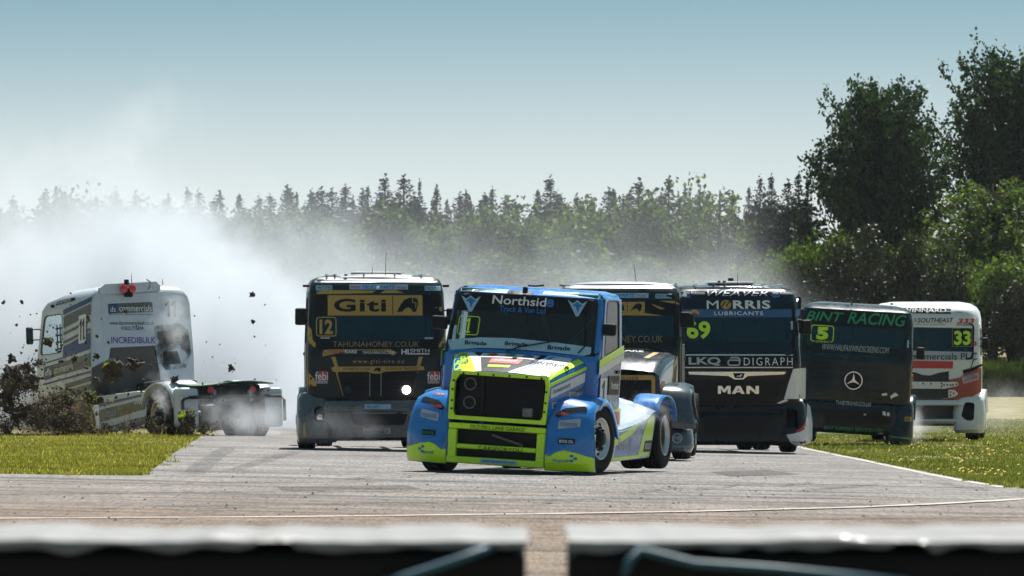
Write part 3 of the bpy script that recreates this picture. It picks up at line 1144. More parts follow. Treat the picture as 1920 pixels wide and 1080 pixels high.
    # ---- sheets on a side (s=+1 right of the front view, -1 left), coordinates (y, z)
    def smap(self, s, xfn=None):
        xfn = xfn or self.shell.side
        return lambda y, z, o: (s * (xfn(y, z) + o), y, z)
    def spanel(self, name, s, outline, mat, lvl=1, xfn=None, thick=.004, parent=None, off=None, holes=None, step=.2):
        V, F = thick_map(flat(outline, step, holes), self.smap(s, xfn), .004 * lvl if off is None else off, thick)
        return self.add(name, fix(V, F), mat, parent)
    def stext(self, s_, side, r, mat, lvl=2, bold=0.0, shear=0.0, xfn=None, parent=None, name='lettering', slope=0.0):
        """lettering on a side; r = (y0, z0, y1, z1) with y0 where the first letter stands"""
        V2, F2 = text2d(s_, bold, shear)
        V = []
        mp_ = self.smap(side, xfn)
        for u, v in V2:
            y = r[0] + u * (r[2] - r[0])
            V.append(Vector(mp_(y, r[1] + v * (r[3] - r[1]) + slope * (y - r[0]), .004 * lvl)))
        return self.add(name, fix(V, F2), mat, parent)
    # ---- rear sheets (x, z) on plane y
    def rmap(self, y):
        return lambda x, z, o: (x, y + o, z)
    def wheel(self, x, y, side, r=.505, w=.31, steer=0.0, rim='alloy', detail=True, body=False, z=None):
        key = ('wheel', r, w, rim)
        if key not in _mats:
            h = w / 2
            prof = [(-h * .55, r * .56), (-h * .92, r * .60), (-h, r * .72), (-h * .99, r * .86), (-h * .86, r * .965), (-h * .70, r * .99)]
            for g in (-.42, 0, .42):
                prof += [(h * (g - .06), r), (h * (g - .045), r * .972), (h * (g + .045), r * .972), (h * (g + .06), r)]
            prof += [(h * .70, r * .99), (h * .86, r * .965), (h * .99, r * .86), (h, r * .72), (h * .92, r * .60), (h * .55, r * .56)]
            ty = mesh_of('tyre', *lathe(prof, 48), True); ty.materials.append(M_TYRE)
            rp = [(h * .94, r * .605), (h * .97, r * .585), (h * .80, r * .55), (h * .55, r * .53), (h * .45, r * .46), (h * .62, r * .36), (h * .66, r * .30), (h * .66, r * .02)]
            if rim == 'deep':
                rp = [(h * .94, r * .605), (h * .97, r * .585), (h * .70, r * .55), (h * .10, r * .53), (-h * .35, r * .45), (-h * .40, r * .34), (-h * .15, r * .25), (-h * .15, r * .02)]
            back = [(-h * .6, r * .56), (-h * .3, r * .54), (h * .2, r * .53), (h * .55, r * .53)]
            rm = mesh_of('rim', *join(lathe(rp, 40), lathe(back, 40)), True); rm.materials.append(M_ALU)
            hx = rp[-1][0]
            hb = mesh_of('hub', *lathe([(hx - .01, r * .27), (hx + .03, r * .26), (hx + .06, r * .20), (hx + .085, r * .18), (hx + .09, .001)], 20), True)
            hb.materials.append(M_BLK)
            nut = mesh_of('wheel_nut', *lathe([(0, .021), (.035, .021), (.045, .014), (.046, .001)], 6)); nut.materials.append(M_BLK)
            hole = mesh_of('hand_hole', *lathe([(-.004, .034), (.004, .034), (.004, .001)], 10)); hole.materials.append(M_BLK)
            _mats[key] = (ty, rm, hb, nut, hole, rp)
        ty, rm, hb, nut, hole, rp = _mats[key]
        wheel_root = bpy.data.objects.new('wheel', hb)
        link(wheel_root, self.root)
        wheel_root.location = (x, y, z if z is not None else r - .012)
        wheel_root.rotation_euler = (0, 0, radians(steer) + (0 if side > 0 else pi))
        link(bpy.data.objects.new('tyre', ty), wheel_root)
        link(bpy.data.objects.new('rim', rm), wheel_root)
        if detail:
            for k in range(10):
                a = k * 2 * pi / 10 + .2
                o = link(bpy.data.objects.new('wheel_nut', nut), wheel_root)
                o.location = (rp[-2][0] - .004, cos(a) * r * .315, sin(a) * r * .315)
                o = link(bpy.data.objects.new('hand_hole', hole), wheel_root)
                o.location = (rp[4][0] + (rp[5][0] - rp[4][0]) * .35, cos(a + .3) * r * .43, sin(a + .3) * r * .43)
        return wheel_root
    def mirror(self, side, y, z, mat=M_BLK, w=.20, h=.36, reach=.24, hw=None, arms=2):
        hw = hw if hw is not None else self.shell.side(y, z)
        o = self.add('mirror', box((side * (hw + reach), y - .05, z), (w, .11, h), .035, 3), mat, smooth=False)
        c = self.add('mirror_glass', box((side * (hw + reach), y + .009, z), (w - .04, .006, h - .05), .002), M_CHROME, o)
        for k in range(arms):
            zz = z + (.3 if k else -.3) * h * (1 if arms > 1 else 0)
            self.add('mirror_arm', tube([(side * (hw - .02), y + .05, zz + .02), (side * (hw + reach * .5), y, zz + .02), (side * (hw + reach - w * .3), y - .04, zz)], .014, 6), M_BLK, o)
        return o
    def chassis(self, y0, y1, ax_r, col=M_STEEL, z=.78):
        for s in (-1, 1):
            self.add('chassis_rail', box((s * .42, (y0 + y1) / 2, z), (.08, y1 - y0, .24), .01), col, body=False)
        self.add('rear_axle', tube([(-1.0, ax_r, .5), (1.0, ax_r, .5)], .09, 10), M_TRIM, body=False)
        self.add('differential', lathe([(ax_r - .3, .02), (ax_r - .25, .16), (ax_r - .05, .24), (ax_r + .15, .2), (ax_r + .25, .02)], 14, 'Y') if False else box((0, ax_r, .5), (.42, .5, .42), .12, 2), M_TRIM, body=False)
        self.add('engine', box((0, (y0 + ax_r) / 2 - .3, .95), (.8, 1.3, .7), .1, 2), M_TRIM, body=False)
    def antenna(self, px, py0, py1, y, lean=0.0):
        a = self.onY(px, py1, y)
        b = self.onY(px + lean, py0, y)
        o = self.add('antenna', tube([a - Vector((0, 0, .06)), a.lerp(b, .1), b], [.010, .007, .004], 6), M_BLK)
        return o
    def lump(self, name, px, py, y, w, h, mat=M_BLK, d=.08):
        a = self.onY(px, py, y)
        return self.add(name, box((a.x, y, a.z), (w, d, h), min(w, h, d) * .25, 2), mat)
    def cage(self, zlo, zhi, yf, yb, hw, mat):
        """roll cage seen through the windscreen"""
        r = .028
        z0, z1 = zlo, zhi
        P = [[(-hw, yb, z0), (-hw, yb, z1), (hw, yb, z1), (hw, yb, z0)],
             [(-hw, yb, z1), (-hw, yf + .25, z1 - .02), (-hw, yf + .05, z0)], [(hw, yb, z1), (hw, yf + .25, z1 - .02), (hw, yf + .05, z0)],
             [(-hw, yb - .02, z1), (hw * .25, yb - .02, z0 + .1)], [(hw, yb - .02, z1), (hw * .1, yb - .02, z0 + .1)],
             [(-hw, yf + .25, z1 - .02), (hw, yf + .25, z1 - .02)], [(-hw * .15, yb - .04, z1), (hw * .2, yb - .04, z0 + .1)]]
        for p in P:
            self.add('roll_cage_bar', tube(p, r, 8), mat, smooth=True)
    def seat(self, x, y, z, mat=M_TRIM):
        o = self.add('seat', box((x, y, z), (.5, .5, .14), .05, 2), mat)
        self.add('backrest', box((x, y + .27, z + .42), (.5, .13, .8), .05, 2), mat, o)
        self.add('headrest', box((x, y + .26, z + .90), (.3, .11, .2), .04, 2), mat, o)

def fix(V, F):
    return V, F

def shade_shell(t, o, inner=M_INT, th=.022):
    md = o.modifiers.new('sheet_metal', 'SOLIDIFY')
    md.thickness = th
    md.offset = -1
    o.data.materials.append(inner)
    md.material_offset = 1
    md.material_offset_rim = 0
    return o

def smooth_angle(o, deg=35):
    me = o.data
    me.polygons.foreach_set('use_smooth', [True] * len(me.polygons))
    try:
        me.set_sharp_from_angle(angle=radians(deg))
    except Exception:
        pass
    return o
# ================================================================== cab-over trucks
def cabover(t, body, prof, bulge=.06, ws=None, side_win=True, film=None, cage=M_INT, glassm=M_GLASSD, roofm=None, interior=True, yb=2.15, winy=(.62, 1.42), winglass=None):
    """cab shell with windscreen opening and door windows; ws = windscreen outline (x, z)"""
    t.shell = Shell(prof, bulge)
    holes = [('F', ws)]
    zs0, zs1 = min(p[1] for p in ws) + .06, max(p[1] for p in ws) - .10
    win = roundpoly([(winy[0], zs0), (winy[1], zs0), (winy[1], zs1), (winy[0] + .16, zs1)], .10, 2)
    dy = winy[0] - .62
    ey = winy[1] - 1.42
    wm = (winy[0] + winy[1]) / 2
    if side_win:
        holes += [('R', win), ('L', win)]
    o = t.add('cab', t.shell.build(.10, holes), body)
    smooth_angle(o)
    shade_shell(t, o)
    t.cab = o
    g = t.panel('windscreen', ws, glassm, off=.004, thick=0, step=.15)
    t.ws = g
    ins = [(p[0] * .975, zs0 - .06 + .02 + (p[1] - zs0 + .06) * .965) for p in ws]
    outs = [(p[0] * 1.012, zs0 - .06 - .012 + (p[1] - zs0 + .06) * 1.02) for p in ws]
    t.ringp('windscreen_seal', outs, ins, M_BLK, off=.012, thick=.02, parent=g)
    for s in (-1, 1):
        dr = t.spanel('door', s, roundpoly([(.50 + dy, prof[0][0] + .05), (1.55 + ey, prof[0][0] + .05), (1.55 + ey, zs1 + .12), (.70 + dy, zs1 + .12), (.50 + dy, zs0)], .06, 3), body, lvl=3, thick=.015,
                      holes=[win] if side_win else None)
        if side_win:
            t.spanel('window', s, win, winglass or M_GLASS, off=.002, thick=0, parent=dr)
            t.ringp('window_seal', [(wm + (p[0] - wm) * 1.04, (zs0 + zs1) / 2 + (p[1] - (zs0 + zs1) / 2) * 1.04) for p in win], win, M_BLK, mapf=t.smap(s), off=.016, thick=.01, parent=dr)
        t.spanel('door_handle', s, rrect(1.32 + ey, zs0 - .22, 1.50 + ey, zs0 - .17, .015), M_BLK, off=.035, thick=.02, parent=dr)
    if interior:
        zf = prof[0][0]
        t.add('cab_floor', box((0, 1.15, zf + .05), (2.1, 1.9, .05)), M_INT)
        t.add('dashboard', box((0, .46, zs0 - .20), (2.05, .42, .28), .06, 2), M_TRIM)
        sx = -.55
        t.add('steering_wheel', xf(tube([(cos(a) * .23, sin(a) * .23, 0) for a in lin(0, 2 * pi, 25)[:-1]], .018, 6, True), Matrix.Translation((sx, .72, zs0 + .02)) @ Matrix.Rotation(radians(-60), 4, 'X')), M_BLK)
        t.seat(sx, 1.15, zs0 - .45)
        t.cage(zs0 - .4, zs1 + .12, .40, 1.75, .95, cage)

def wipers(t, spec, z=None):
    for pts in spec:
        q = []
        for px, py in pts:
            x, z_ = t.fr(px, py)
            q.append(Vector((x, t.shell.front(x, z_) - .035, z_)))
        o = t.add('wiper', tube(q, .011, 6), M_BLK, t.ws)

def corner_pod(t, side, x0, x1, z0, z1, body, hole=None, yf=.02, wrap=.95, hole_mat=M_BLK, deep=.25):
    """bumper corner: a rounded shell from the front round to the wheel arch; returns its front function"""
    zm = z0 + (z1 - z0) * .55
    hw_ = (x1 - x0) / 2
    sh = Shell([(z0, yf + .10, yf + wrap, hw_ - .05, .16), (z0 + .07, yf + .01, yf + wrap, hw_ - .01, .20), (z0 + .22 * (z1 - z0), yf, yf + wrap, hw_, .22), (zm, yf + .035, yf + wrap * .95, hw_, .22),
                (z1 - .12 * (z1 - z0), yf + .13, yf + wrap * .88, hw_ - .02, .20), (z1 - .02, yf + .20, yf + wrap * .82, hw_ - .07, .16), (z1, yf + .28, yf + wrap * .75, hw_ - .14, .10)], .06, .05)
    cx = (x0 + x1) / 2
    holes = []
    if hole:
        holes = [('F', [(p[0] - side * cx, p[1]) for p in hole])]
    V, F = sh.build(.08, holes)
    V = [v + Vector((side * cx, 0, 0)) for v in V]
    # open at the back for the wheel: drop everything behind the arch
    keep = [f for f in F if not (sum(V[i].y for i in f) / len(f) > yf + wrap * .62)]
    o = t.add('bumper_corner', (V, keep), body)
    smooth_angle(o)
    fn = lambda x, z: sh.front(x - side * cx, z)
    if hole:
        m = len(hole)
        ys = [fn(*p) for p in hole]
        V = [Vector((p[0], y, p[1])) for p, y in zip(hole, ys)]
        c = sum((Vector((p[0], 0, p[1])) for p in hole), Vector()) / m
        V += [Vector((c.x + (p[0] - c.x) * .8, y + deep, c.z + (p[1] - c.z) * .85)) for p, y in zip(hole, ys)]
        F = [(i, (i + 1) % m, m + (i + 1) % m, m + i) for i in range(m)] + [tuple(range(m, 2 * m))[::-1]]
        t.add('duct', (V, F), hole_mat, o)
    return o, fn

def rear_deck(t, ax_r, body, x=1.22, top=1.12, y0=None, r=.60, pw=.8):
    """arched mudguards over the rear wheels"""
    for s in (-1, 1):
        def fn(u, v):
            a = pi * v
            return (s * (x - .40 + .42 * u), ax_r - cos(a) * r, .5 + sin(a) ** pw * (top - .5) - (.03 * u * u))
        V, F = grid(fn, lin(0, 1, 6), lin(0.06, .97, 17))
        if s < 0: F = [f[::-1] for f in F]
        o = t.add('rear_mudguard', (V, F), body, body=False, smooth=True)
        md = o.modifiers.new('sheet', 'SOLIDIFY'); md.thickness = .018

# ------------------------------------------------------------------ truck 12: dark slate and gold
def truck_12():
    slate = paint('slate_paint', (0.018, 0.034, 0.044), .30, coat=.4, dirt=.25)
    slate2 = paint('slate_bumper', (0.040, 0.054, 0.066), .24, coat=.7, dirt=.4, keep=True)
    silver = paint('silver_roof', (0.42, 0.43, 0.44), .3, metal=.3, coat=.4, dirt=.15)
    t = Truck('dark slate and gold cab-over racing truck number 12 with one headlamp lit', 707.5, 112.2, 3.5)
    prof = [(.86, .10, 2.15, 1.20, .16), (1.05, .08, 2.15, 1.22, .17), (1.70, .08, 2.15, 1.225, .17), (1.86, .12, 2.15, 1.22, .18), (2.80, .30, 2.15, 1.185, .20), (2.93, .36, 2.15, 1.16, .20),
            (3.0, .44, 2.15, 1.12, .20), (3.05, .62, 2.15, 1.02, .22), (3.09, .95, 2.12, .80, .3)]
    ws = roundpoly([(-1.06, 1.83), (1.06, 1.83), (1.10, 2.78), (-1.10, 2.78)], .10, 3)
    cabover(t, slate, prof, ws=ws)
    # roof cap, light
    V, F = grid(lambda u, v: (u * (1.10 - .10 * v), .50 + .16 * u * u + 1.55 * v, 3.035 + .085 * (1 - abs(u) ** 3.0) * min(1, v * 3 + .12) - .02 * u * u), lin(-1, 1, 25), lin(0, 1, 12))
    o = t.add('roof', (V, F), silver, smooth=True)
    md = o.modifiers.new('sheet', 'SOLIDIFY'); md.thickness = .05; md.offset = -1
    t.panel('roof_front', [(-1.10, 2.955), (1.10, 2.955), (1.0, 3.05), (-1.0, 3.05)], silver, 2)
    for px in (613, 628, 682, 740, 790):
        a = t.onY(px, 525, .8)
        t.add('roof_rib', box((a.x, 1.15, 3.098), (.03, 1.2, .022), .008, 1), silver, o)
    t.add('roof_hatch', box((.02, 1.2, 3.125), (.9, .6, .035), .02, 2), silver, o)
    t.antenna(722.5, 471, 524, .75, 1.5)
    t.antenna(698, 500, 514, .9)
    for px, py in ((648.5, 515.5), (707, 526), (804, 527.5)):
        t.lump('roof_marker', px, py, .55, .055, .03, M_BLK)
    t.lump('camera', 708, 540, .30, .05, .05, M_WHITE)
    for s, px in ((-1, 574), (1, 836)):
        q = t.onY(px, 536, .35)
        t.add('side_marker_lamp', box((q.x, .38, q.z), (.12, .06, .045), .015, 2), M_BLK)
    # films on the glass
    t.ppanel('sun_strip', [(588, 553), (828, 553), (827, 592), (587, 592)], M_INK, 2, .05)
    t.ppanel('lower_film', [(591, 637), (823, 637), (818, 655), (597, 655)], M_INK, 2, .04)
    t.prect('sponsor_board', (592, 535, 623, 544.5), M_LBLUE, 3)
    t.text('M●TIS'.replace('●', 'O'), (594, 537, 621, 543), M_INK, 4, .015)
    t.prect('sponsor_board', (796, 536, 826, 545), M_LBLUE, 3)
    t.text('MOTIS', (798, 538, 824, 543.5), M_INK, 4, .015)
    t.prect('sponsor_board', (655, 533, 765, 543), M_LBLUE, 3)
    t.text('imex', (657, 534.5, 675, 541.5), M_RED, 4, .02)
    t.text('TRUCK PARTS', (679, 535, 740, 541.5), M_BLUE, 4, .02, .25)
    t.text('imex', (744, 535.5, 762, 542), M_RED, 4, .02)
    t.ppanel('gold_flash', [(587, 553.5), (596, 546), (612, 543.5), (706, 545), (697, 549.5), (640, 551), (598, 551.5)], M_GOLD, 3)
    t.ppanel('gold_flash', [(712, 549.5), (722, 544.5), (742, 544), (757, 549), (740, 549.5)], M_GOLD, 3)
    t.prect('sponsor_board', (614.5, 553.5, 792, 591.5), M_GOLD, 4, .005)
    t.text('Giti', (626, 560, 724, 584.5), M_INK, 5, .03, space=1.12)
    t.prect('divider_line', (735.6, 554, 737, 590.5), M_INK, 5, .0)
    t.ppanel('elephant_emblem', [(744, 585), (750, 573), (757, 563), (766, 558.5), (775, 557.5), (783, 561), (784, 570), (780, 584.5), (774, 585), (771, 579), (766, 576.5), (760, 578), (754, 584.5)], M_INK, 5)
    t.ppanel('emblem_line', [(772.5, 557.5), (774, 557.5), (774, 565.5), (780.5, 568), (780, 578), (778.7, 578), (779, 569), (772.5, 566.5)], M_GOLD, 6)
    t.frame_px('number_frame', (592.5, 594, 631, 631), M_GOLD, .018, .06, 3)
    t.text('12', (599, 599, 624, 626.5), M_GOLD, 4, .035)
    t.prect('label_sticker', (601, 632.5, 618.5, 635), M_GREYW, 3, .002)
    t.prect('label_sticker', (796, 632.5, 812, 635.5), M_GREYW, 3, .002)
    t.text('TAHUNAHONEY.CO.UK', (624, 640, 786, 650.5), M_GOLDD, 3, .004)
    t.ppanel('gold_flash', [(604, 668), (606, 657), (640, 651.5), (658, 650), (722, 650.5), (745, 661), (737, 666.5), (722, 657.5), (660, 656.5), (612, 667)], M_GOLD, 1)
    t.ppanel('gold_flash', [(578, 610), (584, 618), (586, 637), (592, 644), (591, 652), (580, 645), (576.5, 630)], M_GOLD, 1)
    t.ppanel('gold_flash', [(836, 614), (836, 640), (824, 653), (822, 648), (831, 634)], M_GOLD, 1)
    t.ppanel('gold_flash', [(816, 576), (829, 575.5), (828, 585)], M_GOLD, 3)
    t.ppanel('red_diamond', [(606.5, 659), (611, 654.5), (615.5, 659), (611, 663.5)], M_RED, 3)
    t.text('TK', (608, 657, 614, 661), M_WHITE, 4)
    t.text('TOTAL', (617, 657, 646, 663), M_RED, 3, .02)
    t.text('KARE', (647, 656.5, 669, 662.5), M_WHITE, 3, .02)
    t.text('TEAMOLIVERRACING.CO.UK', (680, 658.5, 739, 663.5), M_WHITE, 3, 0, .3)
    t.text('HL', (752.5, 654.5, 771, 664.5), M_WHITE, 3, .03)
    t.text('SMITH', (769, 654, 805, 661), M_WHITE, 3, .02)
    t.prect('white_rule', (771, 662.5, 805, 664.5), M_WHITE, 3, 0)
    wipers(t, [[(815, 640), (817, 615), (812, 565)]])
    # lower front
    t.ppanel('panel_gap', [(576, 668), (839, 668), (839, 669), (576, 669)], M_BLK, 1)
    t.text('www.giti-tire.eu', (661, 674, 757, 683.5), M_GOLD, 2, .006, space=1.25)
    t.ppanel('grille', [(632, 697), (784, 697), (768, 757), (648, 757)], M_BLK, 3, .05)
    for k in range(6):
        py = 704 + k * 9
        t.ppanel('grille_bar', [(636 + k * 2.0, py), (780 - k * 2.0, py), (780 - k * 2.0, py + 2), (636 + k * 2.0, py + 2)], M_TRIM, 6, thick=.012)
    for px in (693.5, 714.5):
        t.ppanel('grille_strut', [(px - .9, 700), (px + .9, 700), (px + .6, 743), (px - 1.4, 743)], M_STEEL, 8)
    t.ppanel('badge_bar', [(621, 690), (625, 687.5), (794, 686.5), (796, 694), (722, 696.5), (712, 700.5), (700, 700.5), (690, 697), (624, 697)], M_GOLD, 9, .01, thick=.03)
    t.text('W MARTIN OLIVER', (643, 689.5, 694, 694.5), M_INK, 10, .01)
    t.ppanel('emblem', [(700, 697), (703, 691), (709, 689), (714, 691), (713, 696.5), (709, 697), (707, 694)], M_INK, 10)
    t.text('50 YEARS OF TRANSPORT', (723, 688.5, 785, 693.5), M_INK, 10, .005)
    for pts in ([(621, 669), (629, 669), (634, 688), (628, 688)], [(629, 697), (636, 697), (652, 742), (643, 742)], [(793, 669), (785, 669), (781, 688), (787, 688)], [(784, 697), (779, 697), (765, 742), (773, 742)],
                [(647, 743), (670, 743), (673, 753), (653, 753)], [(743, 743), (768, 743), (764, 753), (746, 753)], [(655, 758), (675, 758), (672, 768), (658, 767)],
                [(744, 758), (767, 758), (764, 767), (746, 767)], [(638, 758), (648, 758), (648, 767), (641, 767)], [(575, 695), (590, 711), (594, 724), (575, 724)]):
        t.ppanel('gold_flash', pts, M_GOLD, 1)
    for x0 in (591, 801):
        t.prect('red_badge', (x0 + 6, 696, x0 + 24, 712), M_RED, 1)
        t.text('febi', (x0, 697, x0 + 24, 713), M_WHITE, 2, .01)
        t.prect('badge_plate', (x0 + 1, 713.5, x0 + 23, 719), M_GREYW, 2, .003)
        t.text('BILSTEIN', (x0 + 2, 714.5, x0 + 22, 718), M_RED, 3)
    # bumper: centre beam, valance, corners
    sh = Shell([(.17, .10, .5, .92, .05), (.23, .02, .5, .95, .06), (.66, 0.0, .5, .95, .06), (.70, .03, .5, .95, .06), (.75, 0.02, .5, .95, .06), (.87, .04, .5, .95, .06), (.89, .12, .5, .95, .05)], .03, .04)
    o = t.add('bumper', sh.build(.1), slate2); smooth_angle(o)
    bf = lambda x, z: sh.front(x, z)
    t.prect('sponsor_board', (684, 758, 733, 767), M_LBLUE, 2, .004, fn=bf)
    t.text('SILVEY', (687, 760, 714, 765.5), M_BLUE, 3, .02, .3, fn=bf)
    t.prect('sponsor_board', (681, 802, 732, 813), M_GREYW, 2, .004, fn=bf)
    t.text('ODYSSEY', (684, 803, 729, 807.5), M_RED, 3, .01, fn=bf)
    t.text('BATTERY', (684, 808.5, 729, 812), M_INK, 3, .02, fn=bf)
    t.ppanel('air_intake', [(655, 771), (765, 771), (758, 797), (664, 797)], M_TRIM, 1, .05, fn=bf)
    t.ppanel('gold_flash', [(657, 805), (668, 808), (680, 815), (670, 812)], M_GOLDD, 1, fn=bf)
    for s in (-1, 1):
        hole = roundpoly([(s * .88, .50), (s * 1.12, .50), (s * 1.10, .78), (s * .92, .78)], .08, 3)
        if s < 0: hole = hole[::-1]
        c, fn = corner_pod(t, s, .66, 1.40, .14, 1.02, slate2, hole, yf=0.0, wrap=1.2)
        t.panel('pod_flash', [(s * 1.24, .24), (s * 1.30, .24), (s * 1.30, .44), (s * 1.27, .50)][::s], M_GOLD, 2, fn=fn, parent=c)
        t.panel('pod_seam', [(s * .75, .30), (s * .765, .30), (s * .84, .86), (s * .825, .86)][::s], M_BLK, 1, fn=fn, parent=c)
        t.add('fog_lamp', lathe([(.16, .09), (.19, .085), (.20, .07), (.17, .001)], 20, 'Y') if False else xf(lathe([(-.02, .085), (0, .085), (.02, .06), (.03, .001)], 20, 'Y'), Matrix.Translation((s * 1.0, .16, .58)) @ Matrix.Rotation(pi, 4, 'Z')), M_CHROME, c)
        # wheel arch shell over the front wheel
        V, F = grid(lambda u, v: (s * (.95 + .38 * u), 1.25 - cos(pi * v) * .62, .55 + sin(pi * v) * .56), lin(0, 1, 5), lin(0.02, .98, 17))
        f = t.add('front_mudguard', (V, F if s > 0 else [q[::-1] for q in F]), slate2, smooth=True)
        md = f.modifiers.new('sheet', 'SOLIDIFY'); md.thickness = .02
        t.wheel(s * 1.20, 1.25, s)
        t.wheel(s * 1.10, 4.75, s, w=.34)
        t.wheel(s * .78, 4.75, s, w=.30, detail=False)
    t.prect('round_badge', (574, 765, 583, 774), M_INK, 1, .03, fn=lambda x, z: .12)
    # headlamps
    for px, lit in ((762, True), (652, False)):
        q = t.onY(px, 731, .05)
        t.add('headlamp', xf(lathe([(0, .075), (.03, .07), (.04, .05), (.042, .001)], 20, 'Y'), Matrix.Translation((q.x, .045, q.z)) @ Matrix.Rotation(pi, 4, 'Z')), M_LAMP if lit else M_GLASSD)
    t.mirror(-1, .45, 2.35, w=.20, h=.30, reach=.13)
    t.mirror(1, .45, 2.35, w=.20, h=.30, reach=.13)
    t.add('side_steps', box((-1.2, 1.95, .75), (.10, .5, .7), .04, 2), slate2)
    t.chassis(.5, 5.6, 4.75)
    rear_deck(t, 4.75, slate2)
    return t
truck_12()

# ------------------------------------------------------------------ truck 69: black
def truck_69():
    black = paint('gloss_black', (0.010, 0.013, 0.018), .18, coat=.8, dirt=.12)
    t = Truck('black cab-over racing truck with lime number 69 and white bumper corner', 1381, 118.8, 5.0)
    prof = [(.84, .12, 2.15, 1.21, .16), (1.05, .09, 2.15, 1.235, .17), (1.70, .08, 2.15, 1.24, .17), (1.86, .12, 2.15, 1.235, .18), (2.80, .30, 2.15, 1.205, .20), (2.96, .38, 2.15, 1.17, .20),
            (3.03, .46, 2.15, 1.13, .20), (3.08, .64, 2.15, 1.04, .22), (3.12, .95, 2.12, .82, .3)]
    ws = roundpoly([(-1.08, 1.82), (1.08, 1.82), (1.12, 2.80), (-1.12, 2.80)], .10, 3)
    cabover(t, black, prof, ws=ws)
    roofm = paint('black_roof', (0.10, 0.12, 0.15), .15, coat=.9, dirt=.1)  # lighter than the black cab: sky reflection painted into the colour
    V, F = grid(lambda u, v: (u * (1.11 - .10 * v), .52 + .16 * u * u + 1.55 * v, 3.07 + .085 * (1 - abs(u) ** 3.0) * min(1, v * 3 + .12) - .02 * u * u), lin(-1, 1, 25), lin(0, 1, 12))
    o = t.add('roof', (V, F), roofm, smooth=True)
    md = o.modifiers.new('sheet', 'SOLIDIFY'); md.thickness = .05; md.offset = -1
    t.panel('roof_front', [(-1.12, 2.99), (1.12, 2.99), (1.02, 3.08), (-1.02, 3.08)], roofm, 2)
    for px in (1303, 1336, 1357, 1408, 1430, 1467):
        a = t.onY(px, 535, .8)
        t.add('roof_rib', box((a.x, 1.15, 3.13), (.03, 1.2, .022), .008, 1), roofm, o)
    t.add('roof_hatch', box((.0, 1.1, 3.16), (.85, .6, .04), .015, 2), paint('pale_hatch', (.5, .5, .5), .4), o)
    t.lump('camera', 1370, 524, .9, .10, .06)
    for px in (1348, 1358):
        t.lump('roof_marker', px, 528, .7, .05, .03)
    t.antenna(1383, 514, 538, .6)
    t.add('roof_spoiler', tube([(-1.18, .5, 2.96), (-1.15, .7, 3.06), (-1.02, .95, 3.15)], .02, 8), roofm)
    film = paint('blue_film', (0.008, 0.07, 0.20), .12, coat=.9, dirt=.06)
    film2 = paint('dark_blue_film', (0.006, 0.022, 0.045), .12, coat=.9, dirt=.06)
    t.ppanel('sun_strip', [(1268, 557), (1502, 557), (1502, 580), (1268, 580)], film2, 2, .04)
    t.ppanel('sun_strip', [(1268, 580), (1502, 580), (1502, 595), (1268, 595)], film, 2)
    t.ppanel('lower_film', [(1268, 640), (1500, 640), (1494, 659), (1274, 659)], film2, 2, .03)
    t.text('WEAVER', (1326, 544, 1440, 555), M_GREYW, 3, .02, .35)
    t.text('Stan Robinson', (1282, 546.5, 1321, 552.5), M_GREYW, 3)
    t.text('Stan Robinson', (1448, 546, 1487, 552), M_GREYW, 3)
    t.ppanel('blue_swoosh', [(1444, 550), (1450, 553.5), (1462, 554), (1462, 557), (1450, 558)], M_BLUE, 3)
    t.ppanel('blue_swoosh', [(1284, 555), (1295, 553.5), (1294, 558), (1286, 558.5)], M_BLUE, 3)
    t.text('M', (1325, 563.5, 1347, 579), M_WHITE, 4, .012)
    t.text('RRIS', (1374, 563, 1444, 579), M_WHITE, 4, .03, space=1.1)
    c = t.fr(1361, 571)
    t.panel('roundel', [(c[0] + .098 * cos(a), c[1] + .085 * sin(a)) for a in lin(0, 2 * pi, 25)[:-1]], M_GOLD, 4)
    for k in (-1, 1):
        px = 1361 + k * 4
        t.ppanel('roundel_bar', [(px - 5, 575), (px + 1, 565), (px + 4, 565), (px - 2, 575)], M_INK, 5)
    t.text('LUBRICANTS', (1339, 584, 1430.5, 591), M_WHITE, 4, .01, space=1.15)
    num = roundpoly
    t.text('69', (1287, 601.5, 1332, 635.5), M_LIME, 4, .035)
    t.prect('label_sticker', (1483, 602, 1486.5, 618), M_GREYW, 3, .002)
    wipers(t, [[(1489, 655), (1490, 625), (1489, 575)]])
    for py in (665.5, 689):
        t.ppanel('white_rule', [(1276, py - 1), (1487, py - 1), (1487, py + 1), (1276, py + 1)], M_WHITE, 2)
    t.text('LKQ', (1291, 669.5, 1351, 686), M_GREYW, 2, .03)
    t.frame_px('loop_emblem', (1364, 674, 1388, 686), M_GREYW, .025, .06, 2)
    t.ppanel('loop_emblem', [(1367, 672), (1371, 669), (1384, 669), (1389, 674), (1388, 680), (1385, 680), (1385, 674), (1382, 672)], M_GREYW, 3)
    t.text('DIGRAPH', (1394.5, 670.5, 1486, 685), M_WHITE, 2, -.006, space=1.3)
    t.ppanel('panel_gap', [(1258, 690.8), (1508, 690.8), (1508, 691.6), (1258, 691.6)], M_BLK, 1)
    t.ppanel('badge_bar', [(1290, 697), (1474, 697), (1470, 702), (1402, 705), (1393, 711.5), (1377, 711.5), (1366, 705), (1292, 702)], M_CHROME, 5, .008, thick=.03)
    t.ppanel('badge', [(1374, 699.5), (1396, 699.5), (1393, 709), (1378, 709)], M_INK, 7, .01)
    t.ppanel('lion_emblem', [(1380, 707.5), (1382, 704.5), (1387, 704), (1389, 701.5), (1391, 702), (1390, 704.5), (1388.5, 707.5), (1387, 707.5), (1386.5, 705.8), (1383, 706)], M_WHITE, 8)
    t.ppanel('grille', [(1288, 712), (1470, 712), (1456, 765), (1300, 765)], M_BLK, 2, .05)
